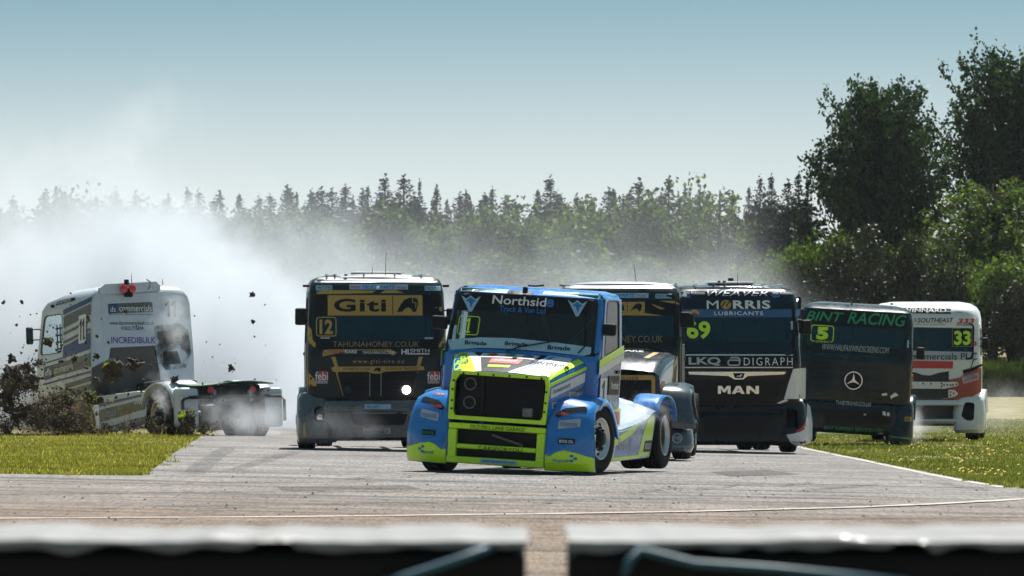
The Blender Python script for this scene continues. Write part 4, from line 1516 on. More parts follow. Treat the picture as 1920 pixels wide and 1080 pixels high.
    for k in range(4):
        py = 744 + k * 6
        t.ppanel('grille_bar', [(1296 + k * 2, py), (1462 - k * 2, py), (1462 - k * 2, py + 2), (1296 + k * 2, py + 2)], M_TRIM, 5, thick=.012)
    GL = {'M': ([(0, 0), (1, 0), (1, 1), (.72, 1), (.5, .52), (.28, 1), (0, 1)], []), 'A': ([(0, 0), (.27, 0), (.34, .2), (.66, .2), (.73, 0), (1, 0), (.66, 1), (.34, 1)], [(.41, .40), (.59, .40), (.5, .68)]),
          'N': ([(0, 0), (.27, 0), (.27, .58), (.73, 0), (1, 0), (1, 1), (.73, 1), (.73, .42), (.27, 1), (0, 1)], [])}
    GL['M'] = ([(0, 0), (.24, 0), (.24, .62), (.42, .2), (.58, .2), (.76, .62), (.76, 0), (1, 0), (1, 1), (.70, 1), (.5, .55), (.30, 1), (0, 1)], [])
    for ch, a, b in (('M', 1345.5, 1369.5), ('A', 1371.5, 1396), ('N', 1399, 1422.5)):
        x0, z0, x1, z1 = t.rect((a, 723.5, b, 738.5))
        ol, hl = GL[ch]
        T2 = lambda ps: [(x0 + u * (x1 - x0), z0 + v * (z1 - z0)) for u, v in ps]
        t.panel('letter', T2(ol), M_CHROME, off=.04, thick=.02, step=0, holes=[T2(hl)] if hl else None)
    # bumper
    sh = Shell([(.14, .10, .5, .92, .05), (.21, .02, .5, .95, .06), (.64, 0.0, .5, .95, .06), (.70, .05, .5, .95, .06), (.76, 0.02, .5, .95, .06), (.85, .06, .5, .95, .06), (.87, .14, .5, .95, .05)], .03, .04)
    o = t.add('bumper', sh.build(.1), paint('bumper_black', (0.018, 0.026, 0.034), .25, coat=.6, dirt=.15)); smooth_angle(o)
    bf = sh.front
    t.ppanel('air_intake', [(1322, 783), (1450, 783), (1456, 812), (1318, 812)], M_BLK, 1, .04, fn=bf)
    wh = M_WHITE
    for s in (-1, 1):
        hole = roundpoly([(s * .86, .48), (s * 1.16, .44), (s * 1.16, .80), (s * .92, .84)], .08, 3)
        if s < 0: hole = hole[::-1]
        c, fn = corner_pod(t, s, .66, 1.36, .13, .97, o.data.materials[0], hole, yf=0.0, wrap=1.2)
        if s > 0:
            t.ppanel('white_corner', [(1474, 815), (1488, 813), (1500, 809), (1509, 800), (1512.5, 780), (1513, 756), (1519, 762), (1523, 790), (1523, 822), (1517, 832), (1495, 837), (1482, 830)], wh, 2, .01, fn=fn, parent=c)
            t.ppanel('red_flash', [(1491, 809), (1503, 801), (1510, 791), (1512, 799), (1507, 806), (1497, 811)], M_RED, 3, fn=fn, parent=c)
        V, F = grid(lambda u, v: (s * (.97 + .38 * u), 1.25 - cos(pi * v) * .62, .55 + sin(pi * v) * .56), lin(0, 1, 5), lin(0.02, .98, 17))
        f = t.add('front_mudguard', (V, F if s > 0 else [q[::-1] for q in F]), wh, smooth=True)
        md = f.modifiers.new('sheet', 'SOLIDIFY'); md.thickness = .02
        t.wheel(s * 1.12, 1.25, s)
        t.wheel(s * 1.06, 4.75, s, w=.34)
        t.wheel(s * .74, 4.75, s, w=.30, detail=False)
    t.ppanel('white_flank', [(1487, 692), (1494, 691), (1511, 690), (1510, 748), (1470, 748), (1478, 720)], wh, 2, .015)
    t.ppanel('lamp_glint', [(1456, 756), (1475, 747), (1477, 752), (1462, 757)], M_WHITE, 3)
    t.mirror(-1, .45, 2.35, w=.20, h=.30, reach=.13)
    t.mirror(1, .45, 2.33, w=.19, h=.28, reach=.14)
    t.chassis(.5, 5.6, 4.75)
    rear_deck(t, 4.75, black)
    return t
truck_69()

# ------------------------------------------------------------------ truck 5: dark teal black with a three-pointed star
def truck_5():
    dark = paint('dark_teal_paint', (0.012, 0.028, 0.040), .22, coat=1.2, dirt=.1)
    t = Truck('black cab-over racing truck number 5 with chrome star, leaning on the grass', 1596, 133.2, -3.0, roll=3.4)
    prof = [(.84, .12, 2.15, 1.18, .14), (1.05, .08, 2.15, 1.20, .15), (1.75, .07, 2.15, 1.20, .15), (1.86, .10, 2.15, 1.20, .16), (2.62, .26, 2.15, 1.17, .18), (2.80, .34, 2.15, 1.13, .18),
            (2.86, .46, 2.15, 1.08, .2), (2.91, .7, 2.15, .98, .22), (2.95, 1.0, 2.12, .80, .3)]
    ws = roundpoly([(-1.05, 1.82), (1.05, 1.82), (1.06, 2.60), (-1.06, 2.60)], .08, 3)
    cabover(t, dark, prof, ws=ws)
    for px, py in ((1552, 560), (1567, 559.5), (1590, 561), (1608, 563), (1672, 570)):
        t.lump('roof_marker', px, py, .7, .06, .04)
    t.lump('camera', 1597, 570, .38, .04, .05)
    t.ppanel('sun_strip', [(1494, 580), (1704, 584), (1702, 618), (1494, 606)], M_INK, 2, .04)
    t.ppanel('lower_film', [(1495, 645), (1700, 656), (1698, 670), (1496, 658)], M_INK, 2, .03)
    t.text('BINT', (1511, 584.5, 1582, 602), M_GREEN, 4, .035, .3)
    t.text('RACING', (1589, 587.5, 1700, 609.5), M_GREEN, 4, .035, .3)
    t.frame_px('number_frame', (1520, 609.5, 1563.5, 641), M_LIME, .018, .07, 3)
    t.text('5', (1531, 613, 1553.5, 637), M_LIME, 4, .06)
    t.prect('name_plate', (1527, 638, 1557, 643), M_INK, 4, 0)
    t.text('ADAM BINT', (1529, 638.5, 1555, 642.5), M_LIME, 5, .02)
    t.text('WWW.HALIFAXWINDSCREENS.COM', (1542, 648, 1667, 659.5), M_GREYW, 4, .0, .3)
    t.prect('label_sticker', (1701, 638, 1704, 652), M_LBLUE, 3, .002)
    wipers(t, [[(1680, 668), (1692, 650), (1700, 610), (1702, 592)]])
    for k in range(7):
        py = 672 + k * 10.5
        t.ppanel('grille_slat', [(1524 + k, py), (1672 - k, py + 8.6), (1672 - k, py + 11.5), (1524 + k, py + 3)], (paint('teal_slat', (0.020, 0.040, 0.050), .4, coat=.6), paint('teal_slat_dark', (0.006, 0.012, 0.017), .4, coat=.6))[k % 2], 2, thick=.02)
    c = t.fr(1600.3, 713.5)
    star = [(c[0] + (.165 if k % 2 == 0 else .030) * cos(pi / 2 + k * pi / 3), c[1] + (.165 if k % 2 == 0 else .030) * sin(pi / 2 + k * pi / 3)) for k in range(6)]
    disc = [(c[0] + .205 * cos(a), c[1] + .205 * sin(a)) for a in lin(0, 2 * pi, 33)[:-1]]
    t.panel('badge_plate', disc, M_BLK, off=.036, thick=.03, step=0)
    t.panel('star_emblem', star, M_CHROME, off=.06, thick=.02, step=0)
    ro = [(c[0] + .19 * cos(a), c[1] + .19 * sin(a)) for a in lin(0, 2 * pi, 41)[:-1]]
    ri = [(c[0] + .168 * cos(a), c[1] + .168 * sin(a)) for a in lin(0, 2 * pi, 41)[:-1]]
    t.ringp('emblem_ring', ro, ri, M_CHROME, off=.062, thick=.025)
    sh = Shell([(.22, .10, .5, .90, .05), (.30, .02, .5, .93, .06), (.70, 0.0, .5, .93, .06), (.84, 0.04, .5, .93, .06), (.88, .12, .5, .93, .05)], .03, .04)
    o = t.add('bumper', sh.build(.1), dark); smooth_angle(o)
    bf = sh.front
    t.ppanel('air_intake', [(1540, 765), (1660, 768), (1672, 795), (1545, 795)], M_BLK, 1, .05, fn=bf)
    t.text('TWBTRANS.CO.UK', (1567, 753, 1634, 760.5), M_WHITE, 3, .01, .2, fn=bf)
    t.text('BINT SUPPORT SERVICES LTD', (1545, 801.5, 1655, 808.5), M_GREEN, 3, .01, fn=bf)
    for pts in ([(1653, 738.5), (1662, 736.5), (1664, 741), (1654, 742)], [(1669, 743), (1678, 736), (1685, 741), (1673, 746), (1671, 749)]):
        t.ppanel('sun_patch', pts, M_WHITE, 2)  # white pieces painting sunlight in the holes of the damaged front
    for pts in ([(1655, 771), (1660, 772), (1661, 780), (1655, 778)], [(1663, 773), (1668, 774), (1668, 780), (1663, 780)], [(1619, 776), (1624, 776), (1623, 779), (1619, 778)], [(1646, 812), (1656, 812), (1656, 813.5), (1646, 813.5)]):
        t.ppanel('sun_patch', pts, M_WHITE, 3, fn=bf)
    for s in (-1, 1):
        c_, fn = corner_pod(t, s, .70, 1.30, .02, .98, dark, None, yf=0.0, wrap=1.2)
        if s > 0:
            t.prect('yellow_plate', (1696, 781.5, 1709.5, 790), M_GOLD, 2, .004, fn=fn, parent=c_)
            t.text('G.R', (1698, 783, 1707, 788.5), M_INK, 3, .03, fn=fn, parent=c_)
            t.ppanel('green_stripe', [(1668, 817), (1707, 821), (1707, 824), (1668, 819.5)], M_GREEN, 2, fn=fn, parent=c_)
        V, F = grid(lambda u, v: (s * (.95 + .38 * u), 1.25 - cos(pi * v) * .62, .55 + sin(pi * v) * .56), lin(0, 1, 5), lin(0.02, .98, 17))
        f = t.add('front_mudguard', (V, F if s > 0 else [q[::-1] for q in F]), dark, smooth=True)
        md = f.modifiers.new('sheet', 'SOLIDIFY'); md.thickness = .02
        t.wheel(s * 1.08, 1.25, s)
        t.wheel(s * 1.02, 4.75, s, w=.34)
        for zz in (1.30, 1.44, 1.52):
            t.add('marker_lamp', box((s * 1.215, .42, zz - .02), (.05, .10, .07), .02, 2), M_ORANGE)
    t.mirror(-1, .42, 2.40, w=.20, h=.30, reach=.06)
    t.mirror(1, .42, 1.98, w=.17, h=.26, reach=.16)
    t.chassis(.5, 5.4, 4.75)
    rear_deck(t, 4.75, dark)
    return t
truck_5()

# ------------------------------------------------------------------ truck 33: white and red
def truck_33():
    white = paint('white_paint', (0.66, 0.71, 0.74), .3, coat=.5, dirt=.25)
    red = paint('red_paint', (0.30, 0.02, 0.025), .35, coat=.4, dirt=.25)
    t = Truck('white and red cab-over racing truck number 33 at the back on the right', 1731, 140.0, -6.0)
    prof = [(.90, .16, 2.15, 1.20, .14), (1.05, .12, 2.15, 1.22, .15), (1.75, .10, 2.15, 1.225, .15), (1.86, .12, 2.15, 1.22, .17), (2.66, .24, 2.15, 1.20, .22), (2.82, .30, 2.15, 1.17, .24),
            (2.93, .42, 2.15, 1.10, .26), (3.0, .62, 2.15, .98, .3), (3.04, .95, 2.12, .75, .3)]
    ws = roundpoly([(-1.08, 1.78), (1.08, 1.78), (1.10, 2.55), (-1.10, 2.55)], .10, 3)
    cabover(t, white, prof, ws=ws)
    for px, py in ((1717, 562), (1735.5, 563.5), (1735, 571), (1799, 572)):
        t.lump('roof_marker', px, py, .7, .06, .03)
    t.ppanel('sun_strip', [(1630, 590), (1831, 595), (1830, 615.5), (1630, 612)], M_WHITE, 2, .02)
    t.ppanel('lower_film', [(1630, 656), (1832, 660), (1828, 674), (1630, 673)], M_GREYW, 2, .02)
    t.ppanel('name_board', [(1684, 576), (1783, 578), (1783, 588.5), (1684, 587)], M_INK, 2, .005)
    t.text('WINNARD', (1692, 577.5, 1774, 585.5), M_WHITE, 3, .03)
    t.lump('camera', 1738.5, 585.5, .22, .05, .04, M_WHITE)
    t.text('X', (1791, 581, 1797, 586), M_RED, 2, .02, .3)
    t.text('tians', (1797, 583, 1806, 586), M_INK, 2)
    t.text('GLAS', (1680, 596.5, 1711, 604.5), M_INK, 3, .0, .2)
    t.text('S', (1712, 596.5, 1720, 604.5), M_ORANGE, 3, .01, .2)
    t.text('SOUTHEAST', (1720.5, 596, 1788, 605), M_INK, 3, .012, .2)
    t.text('Automotive Glazing Specialists', (1700, 606.5, 1772, 610), M_INK, 3, -.005)
    t.text('333', (1794.5, 597, 1827, 607), M_RED, 3, .035, .25)
    t.text('MOTORSPORT', (1793, 607.5, 1825, 611.5), M_INK, 3, .01, .2)
    t.prect('number_board', (1785.5, 615.5, 1823, 650), M_INK, 4, .01)
    t.frame_px('number_frame', (1785.5, 615.5, 1823, 650), M_GOLDD, .014, .012, 5)
    t.text('33', (1789, 620, 1820.5, 647), M_LIME, 5, .04)
    t.text('Commercials PLC', (1695, 662, 1832, 674.5), M_INK, 4, .02)
    t.ppanel('red_marker', [(1827, 640), (1831, 641), (1831, 649), (1828, 649)], M_RED, 3)
    t.ppanel('red_band', [(1640, 675), (1787, 677.5), (1786.5, 691), (1640, 690)], M_RED, 2, .005)
    # lower front: dark grille openings, red flank, white drilled brackets
    t.ppanel('grille', [(1640, 697), (1716, 698), (1730, 703), (1744, 704), (1760, 699), (1779, 696), (1779, 746), (1760, 748), (1640, 748)], M_BLK, 2)
    t.ppanel('red_flank', [(1779, 712), (1800, 708), (1812, 697), (1840, 689), (1840, 735), (1820, 745), (1800, 748), (1775, 749), (1779, 746)], red, 3)
    t.ppanel('dark_seam', [(1805, 694), (1822, 690), (1840, 682), (1842, 686), (1824, 696), (1806, 701)], M_BLK, 5, thick=.02)
    t.ppanel('drilled_bracket', [(1640, 715), (1770, 716), (1795, 716), (1798, 721), (1794, 724), (1770, 729), (1640, 728)], M_WHITE, 6, .02, thick=.012)
    t.ppanel('drilled_bracket', [(1778, 731), (1790, 731), (1797, 738), (1792, 743), (1778, 746)], M_WHITE, 6, .03, thick=.012)
    for px, py in ((1731, 719), (1745.5, 719.3), (1765.5, 719.3), (1765.5, 724.8), (1770, 722), (1776, 722), (1782.5, 722), (1787, 721.8), (1793, 720.5), (1782, 735), (1788, 737.5), (1782, 741)):
        c = t.fr(px, py)
        t.panel('bolt_hole', [(c[0] + .021 * cos(a), c[1] + .021 * sin(a)) for a in lin(0, 2 * pi, 11)[:-1]], M_INK, 7, step=0)
    t.ppanel('sponsor_board', [(1803, 706.5), (1834, 699.5), (1836, 711.5), (1806, 720)], M_GREYW, 4)
    t.text('ROADRUNNER', (1806, 702.5, 1834, 708.5), M_BLUE, 5, .01, .2)
    for k in range(7):
        px = 1806 + k * 4
        py = 717 - k * .95
        t.ppanel('red_bar', [(px, py), (px + 2 - (k - 3) * .8, py - 6), (px + 4 - (k - 3) * .8, py - 6.4), (px + 2, py - .4)], M_RED, 5)
    t.ppanel('panel_gap', [(1824, 675), (1826, 675), (1820, 694), (1818.6, 694)], M_BLK, 2)
    sh = Shell([(.36, .12, .4, .86, .05), (.42, .04, .4, .90, .06), (.45, .04, .4, .9, .06), (.47, .10, .4, .9, .05)], .03, .04)
    o = t.add('lower_bumper_bar', sh.build(.1), white); smooth_angle(o)
    sh2 = Shell([(.76, .10, .4, .86, .05), (.78, .04, .4, .90, .06), (.83, .04, .4, .9, .06), (.88, .10, .4, .9, .05)], .03, .04)
    o = t.add('upper_bumper_bar', sh2.build(.1), white); smooth_angle(o)
    t.add('radiator', box((0, .42, .62), (1.7, .10, .62), .02), M_BLK)
    for k in range(4):
        c = t.onY(1722 + k * 11, 766, .04)
        t.add('bumper_port', xf(lathe([(0, .05), (.01, .05), (.012, .04), (.012, .001)], 14, 'Y'), Matrix.Translation((c.x, .035, c.z)) @ Matrix.Rotation(pi, 4, 'Z')), M_BLK)
    for s in (-1, 1):
        hole = roundpoly([(s * .82, .52), (s * .98, .42), (s * 1.10, .44), (s * 1.12, .82), (s * .90, .84)], .07, 3)
        if s < 0: hole = hole[::-1]
        c_, fn = corner_pod(t, s, .64, 1.34, .16, 1.00, white, hole, yf=0.0, wrap=1.2)
        V, F = grid(lambda u, v: (s * (.95 + .38 * u), 1.25 - cos(pi * v) * .62, .55 + sin(pi * v) * .56), lin(0, 1, 5), lin(0.02, .98, 17))
        f = t.add('front_mudguard', (V, F if s > 0 else [q[::-1] for q in F]), white, smooth=True)
        md = f.modifiers.new('sheet', 'SOLIDIFY'); md.thickness = .02
        t.wheel(s * 1.04, 1.25, s)
        t.wheel(s * 1.02, 4.75, s, w=.34)
    t.add('side_plate', box((1.34, .85, .62), (.02, .5, .78), .006), white)
    t.mirror(-1, .45, 2.25, w=.17, h=.28, reach=.10)
    t.mirror(1, .45, 2.12, w=.16, h=.26, reach=.13)
    t.chassis(.5, 5.4, 4.75)
    rear_deck(t, 4.75, white)
    return t
truck_33()
# ================================================================== bonneted trucks
M_MATT = paint('matt_black', (0.008, 0.008, 0.009), .95, coat=0, dirt=0, spec=.05)
class Nose:
    """bonnet: top z(x, y), sides x(y, z)"""
    def __init__(self, y0, y1, w0, w1, z0, z1, zb, r=.12, crown=.05, roll=0.0):
        self.__dict__.update(locals())
    def q(self, y):
        return max(0, min(1, (y - self.y0) / (self.y1 - self.y0)))
    def w(self, y):
        return self.w0 + (self.w1 - self.w0) * self.q(y)
    def zt(self, y):
        q = self.q(y)
        return self.z0 + (self.z1 - self.z0) * q ** .85 - self.roll * max(0, 1 - q / .4) ** 2
    def top(self, x, y):
        w, r = self.w(y), self.r
        a = min(abs(x), w)
        z = self.zt(y) - self.crown * (a / w) ** 2
        d = a - (w - r)
        if d > 0: z -= r - sqrt(max(0, r * r - d * d))
        return z
    def build(self):
        V, F = [], []
        ys = lin(self.y0, self.y1, 12)
        n = None
        for y in ys:
            w, r = self.w(y), self.r
            right = [w - r + r * sin(a) for a in lin(0, pi / 2, 7)[1:]]
            xs = [-x for x in right[::-1]] + lin(-(w - r), w - r, 13) + right
            row = [Vector((x, y, self.top(x, y))) for x in xs]
            zs = lin(self.top(w, y), self.zb, 5)[1:]
            row = [Vector((-w, y, z)) for z in zs[::-1]] + row + [Vector((w, y, z)) for z in zs]
            n = len(row)
            V += row
        for j in range(len(ys) - 1):
            for i in range(n - 1):
                F.append((j * n + i, j * n + i + 1, (j + 1) * n + i + 1, (j + 1) * n + i))
        return V, F

def on_top(t, px, py, nose, y0=.8):
    """(x, y) of a picture point on the bonnet top"""
    d = t.ray(px, py)
    z = nose.zt(y0)
    for _ in range(10):
        q = t.o + d * ((z - t.o.z) / d.z)
        y = max(nose.y0, min(nose.y1, q.y))
        z = z * .5 + nose.top(q.x, y) * .5
    return (q.x, max(nose.y0, min(nose.y1, q.y)))

class Wing:
    """front wing: front panel that curls over the wheel. u across (0 inner .. 1 outer), v along"""
    def __init__(self, side, x0, x1, zt, ax, zlow=.15, back=.30, front=.02, rear=None):
        self.s, self.x0, self.x1, self.back = side, x0, x1, back
        rr = rear or (ax + .60)
        self.P = [(front + .05, zlow), (front, zlow + .18), (front + .02, .55), (front + .07, .80), (front + .20, zt - .20), (front + .42, zt - .06), (ax - .25, zt), (ax + .10, zt),
                  (ax + .38, zt - .12), (rr - .06, zt - .34), (rr, zt - .55)]
        # fine path
        self.path = []
        n = len(self.P)
        for i in range(n - 1):
            p0, p1, p2, p3 = self.P[max(0, i - 1)], self.P[i], self.P[i + 1], self.P[min(n - 1, i + 2)]
            for k in range(4):
                t = k / 4
                self.path.append(tuple(.5 * (2 * b + (c - a) * t + (2 * a - 5 * b + 4 * c - d) * t * t + (3 * b - a - 3 * c + d) * t ** 3) for a, b, c, d in zip(p0, p1, p2, p3)))
        self.path.append(self.P[-1])
        self.zt, self.ax = zt, ax
    def at(self, u, i):
        y, z = self.path[i]
        n = len(self.path) - 1
        f = max(0.0, 1 - (i / n) / .55)          # how much this is the front panel
        g = 1 - f
        w = u * u
        yy = y + self.back * w * (f ** .7)
        zz = z - .07 * w * w * g - (.05 * w if i / n < .6 else 0) * g
        hh = max(0.0, min(1.0, (z - .55) / .55))
        return Vector((self.s * (self.x0 + (self.x1 - self.x0) * u - .03 * u * hh + .05 * u * (1 - hh)), yy, zz))
    def build(self):
        us = lin(0, 1, 11)
        V = [self.at(u, i) for i in range(len(self.path)) for u in us]
        n = len(us)
        F = [(j * n + i, j * n + i + 1, (j + 1) * n + i + 1, (j + 1) * n + i) for j in range(len(self.path) - 1) for i in range(n - 1)]
        # outer lip turned down over the tyre
        b = len(V)
        m = 0
        i0 = 14
        for i in range(i0, len(self.path)):
            p = self.at(1, i)
            c = Vector((p.x, self.ax, .50))
            V += [p, p + (c - p).normalized() * .085]
            m += 1
        F += [(b + 2 * k, b + 2 * k + 1, b + 2 * k + 3, b + 2 * k + 2) for k in range(m - 1)]
        if self.s > 0: F = [f[::-1] for f in F]
        return V, F
    def front(self, x, z):
        hh = max(0.0, min(1.0, (z - .55) / .55))
        u = max(0, min(1, (abs(x) - self.x0) / (self.x1 - self.x0 - .03 * hh + .05 * (1 - hh))))
        best = None
        top = int(len(self.path) * .56)
        for i in range(top):
            a, b = self.at(u, i), self.at(u, i + 1)
            if (a.z - z) * (b.z - z) <= 0 and a.z != b.z:
                return a.y + (b.y - a.y) * (z - a.z) / (b.z - a.z)
        return self.at(u, 0).y if z < self.at(u, 0).z else self.at(u, top).y

def cab_b(t, body, yc, yb, hw, z0, zw0, zw1, zr, glassm, win=None, cagem=M_INT, rake=.30, wide_seal=False):
    """bonneted cab set back behind the engine"""
    t.shell = Shell([(z0, yc, yb, hw, .10), (zw0 - .05, yc, yb, hw, .12), (zw1, yc + rake, yb, hw - .05, .16), (zr - .10, yc + rake + .06, yb, hw - .08, .16), (zr - .04, yc + rake + .16, yb, hw - .13, .18),
                     (zr, yc + rake + .45, yb - .05, hw - .30, .25)], .06)
    ws = roundpoly([(-hw + .07, zw0), (hw - .07, zw0), (hw - .12, zw1), (-hw + .12, zw1)], .09, 3)
    wy0, wy1 = yc + .40, yb - .28
    sw = roundpoly([(wy0, zw0 - .02), (wy1, zw0 - .02), (wy1, zw1 - .03), (wy0 + .18, zw1 - .03)], .08, 2)
    o = t.add('cab', t.shell.build(.10, [('F', ws), ('R', sw), ('L', sw)]), body)
    smooth_angle(o); shade_shell(t, o)
    t.cab = o
    g = t.panel('windscreen', ws, glassm, off=.004, thick=0, step=.15)
    t.ws = g
    cz = (zw0 + zw1) / 2
    sx_, sz_ = (1.062, 1.085) if wide_seal else (1.015, 1.03)
    t.ringp('windscreen_seal', [(p[0] * sx_, cz + (p[1] - cz) * sz_) for p in ws], [(p[0] * .97, cz + (p[1] - cz) * .95) for p in ws], M_BLK, off=.012, thick=.02, parent=g)
    for s in (-1, 1):
        dr = t.spanel('door', s, roundpoly([(yc + .22, z0 + .10), (yb - .14, z0 + .10), (yb - .14, zw1 + .08), (yc + .48, zw1 + .08), (yc + .24, zw0 - .05)], .06, 3), body, lvl=3, thick=.015, holes=[sw])
        t.spanel('window', s, sw, M_GLASS, off=.002, thick=0, parent=dr)
        my = sum(p[0] for p in sw) / len(sw)
        t.ringp('window_seal', [(my + (p[0] - my) * 1.06, cz + (p[1] - cz) * 1.04) for p in sw], sw, M_BLK, mapf=t.smap(s), off=.016, thick=.01, parent=dr)
        t.spanel('door_handle', s, rrect(yb - .42, zw0 - .28, yb - .26, zw0 - .23, .015), M_BLK, off=.035, thick=.02, parent=dr)
    t.add('dashboard', box((0, yc + .35, zw0 - .16), (hw * 1.8, .4, .24), .06, 2), M_TRIM)
    t.add('steering_wheel', xf(tube([(cos(a) * .22, sin(a) * .22, 0) for a in lin(0, 2 * pi, 25)[:-1]], .018, 6, True), Matrix.Translation((-.4, yc + .62, zw0 + .02)) @ Matrix.Rotation(radians(-55), 4, 'X')), M_BLK)
    t.seat(-.4, yb - .55, zw0 - .5)
    t.cage(zw0 - .3, zw1 + .05, yc + .2, yb - .12, hw - .14, cagem)

def truck_1():
    blue = paint('bright_blue_paint', (0.004, 0.165, 0.50), .22, coat=.4, dirt=.05)
    lime = paint('lime_paint', (0.56, 0.90, 0.0), .30, coat=.4, dirt=.05)
    t = Truck('bright blue and lime bonneted racing truck number 1 leading the pack', 930, 92.6, -15.0, roll=3.4)
    # bonnet
    nz = Nose(.06, 1.05, .735, 1.02, 1.46, 1.74, .70, .11, .05)
    o = t.add('bonnet', nz.build(), blue); smooth_angle(o, 50)
    bon = o
    tmap = lambda x, y, off: (x, y, nz.top(x, y) + off)
    def tpanel(name, pts, mat, lvl=1, lab=None):
        ol = [on_top(t, px, py, nz) for px, py in pts]
        V, F = thick_map(flat(ol, .10), tmap, .004 * lvl, .003)
        return t.add(name, (V, F), mat, bon)
    def topen(name, ol, mat, lvl=1):
        V, F = thick_map(flat(ol, .10), tmap, .004 * lvl, .003)
        return t.add(name, (V, F), mat, bon)
    topen('black_centre', [(-.36, 0.074), (.28, 0.074), (.42, 1.029), (-.66, 1.029)], M_INK)
    topen('lime_flash', [(-.70, 0.067), (-.38, 0.067), (-.62, 0.694), (-.72, 1.029), (-.98, 1.029), (-.84, 0.516)], lime)
    topen('white_flash', [(-.38, 0.074), (-.30, 0.074), (-.50, 0.729), (-.70, 1.029), (-.80, 1.029), (-.62, 0.658)], M_WHITE, 2)
    topen('white_flash', [(.10, 0.074), (.58, 0.074), (.84, 0.729), (.80, 1.029), (.46, 1.029), (.34, 0.516)], M_WHITE, 2)
    topen('blue_line', [(.20, 0.103), (.24, 0.103), (.56, 0.979), (.51, 0.979)], M_BLUE, 3)
    topen('lime_edge', [(.62, 0.067), (.72, 0.067), (.985, 1.029), (.885, 1.029)], lime, 3)
    topen('sponsor_board', [(-.52, 0.744), (.30, 0.744), (.34, 0.972), (-.54, 0.972)], M_WHITE, 2)
    for k, m in enumerate((M_RED, M_GREEN, M_BLUE)):
        cx = -.36 + .27 * k
        topen('sponsor_dot', [(cx + .085 * cos(a), .872 + .075 * sin(a)) for a in lin(0, 2 * pi, 15)[:-1]], m, 3)
    topen('sponsor_board', [(-.30, 0.459), (.14, 0.459), (.16, 0.694), (-.32, 0.694)], M_RED, 2)
    topen('sponsor_board', [(-.26, 0.259), (.06, 0.259), (.06, 0.359), (-.28, 0.359)], lime, 2)
    def ttext(s, r, mat, rot=0.0, lvl=4, bold=.01):
        V2, F2 = text2d(s, bold)
        V = []
        for u, v in V2:
            x, y = (u - .5) * r[2], (v - .5) * r[3]
            V.append(Vector(tmap(r[0] + x * cos(rot) - y * sin(rot), r[1] + x * sin(rot) + y * cos(rot), .004 * lvl)))
        return t.add('lettering', (V, F2), mat, bon)
    ttext('Northside', (.58, .62, .58, .20), M_INK, .0)
    ttext('ALLTECH', (-.74, .66, .56, .13), M_INK, 1.9)
    ttext('millwood', (-.08, .58, .34, .12), M_WHITE)
    t.spanel('lime_edge', 1, [(.08, 1.30), (1.04, 1.56), (1.04, 1.61), (.08, 1.345)], lime, 2, lambda y, z: nz.w(y), parent=bon)
    t.spanel('white_band', 1, [(.12, 1.13), (1.02, 1.38), (1.02, 1.52), (.12, 1.27)], M_WHITE, 1, lambda y, z: nz.w(y), parent=bon)
    t.stext('Worldwidetruckracing', 1, (.16, 1.165, .62, 1.255), M_INK, 2, .012, xfn=lambda y, z: nz.w(y), slope=.27, parent=bon)
    t.stext('K Colourtech', 1, (.66, 1.165, .98, 1.255), M_INK, 2, 0, xfn=lambda y, z: nz.w(y), slope=.27, parent=bon)
    t.spanel('sponsor_board', 1, rrect(.62, 1.12, .88, 1.23, .01), M_WHITE, 1, lambda y, z: nz.w(y), parent=bon)
    t.stext('BWDC', 1, (.65, 1.14, .85, 1.21), M_GREEN, 2, .02, xfn=lambda y, z: nz.w(y), parent=bon)
    t.spanel('sponsor_board', 1, rrect(.16, .98, .36, 1.08, .01), M_GREYW, 1, lambda y, z: nz.w(y), parent=bon)
    t.stext('***', 1, (.19, 1.0, .33, 1.06), M_INK, 2, .02, xfn=lambda y, z: nz.w(y), parent=bon)
    # grille: lime frame, radiator behind
    gy = lambda x, z: .03
    hwg, z0g, z1g = .745, .745, 1.455
    outer = [(-hwg, z0g), (hwg - .03, z0g), (hwg - .02, z0g + .10), (hwg, z1g - .16), (hwg - .03, z1g), (-hwg + .04, z1g), (-hwg, z1g - .20), (-hwg, z0g + .06)]
    inner = [(-.65, .805), (.635, .805), (.665, .85), (.69, 1.29), (.67, 1.395), (-.61, 1.405), (-.68, 1.29), (-.68, .87)]
    gf = t.ringp('grille_frame', outer, inner, lime, off=.0, thick=.08, fn=gy)
    for px, pz in [(-.55, 1.42), (-.33, 1.42), (-.10, 1.42), (.14, 1.42), (.40, 1.42), (.62, 1.41), (-.70, 1.18), (-.70, 1.02), (-.70, .90), (.705, 1.22), (.70, 1.06), (.69, .93), (-.69, 1.31)]:
        t.add('bolt', xf(lathe([(0, .016), (.012, .016), (.016, .001)], 8, 'Y'), Matrix.Translation((px, .03, pz)) @ Matrix.Rotation(pi, 4, 'Z')), M_BLK, gf)
    rad = t.add('radiator', box((.05, .24, 1.10), (1.40, .06, .66), .005), M_BLK)
    for k in range(15):
        t.add('radiator_fin', box((.17, .195, .84 + k * .037), (.86, .02, .009)), M_TRIM, rad)
    for k in range(2):
        t.add('radiator_post', box((-.28 + k * .90, .18, 1.10), (.03, .04, .58), .004), M_TRIM, rad)
    for zz in (1.27, 1.0):
        t.add('cooling_fan_ring', xf(tube([(cos(a) * .085, 0, sin(a) * .085) for a in lin(0, 2 * pi, 21)[:-1]], .012, 6, True), Matrix.Translation((-.48, .18, zz))), M_STEEL, rad)
    t.add('header_tank', box((.40, .20, .90), (.16, .06, .14), .02, 2), M_STEEL, rad)
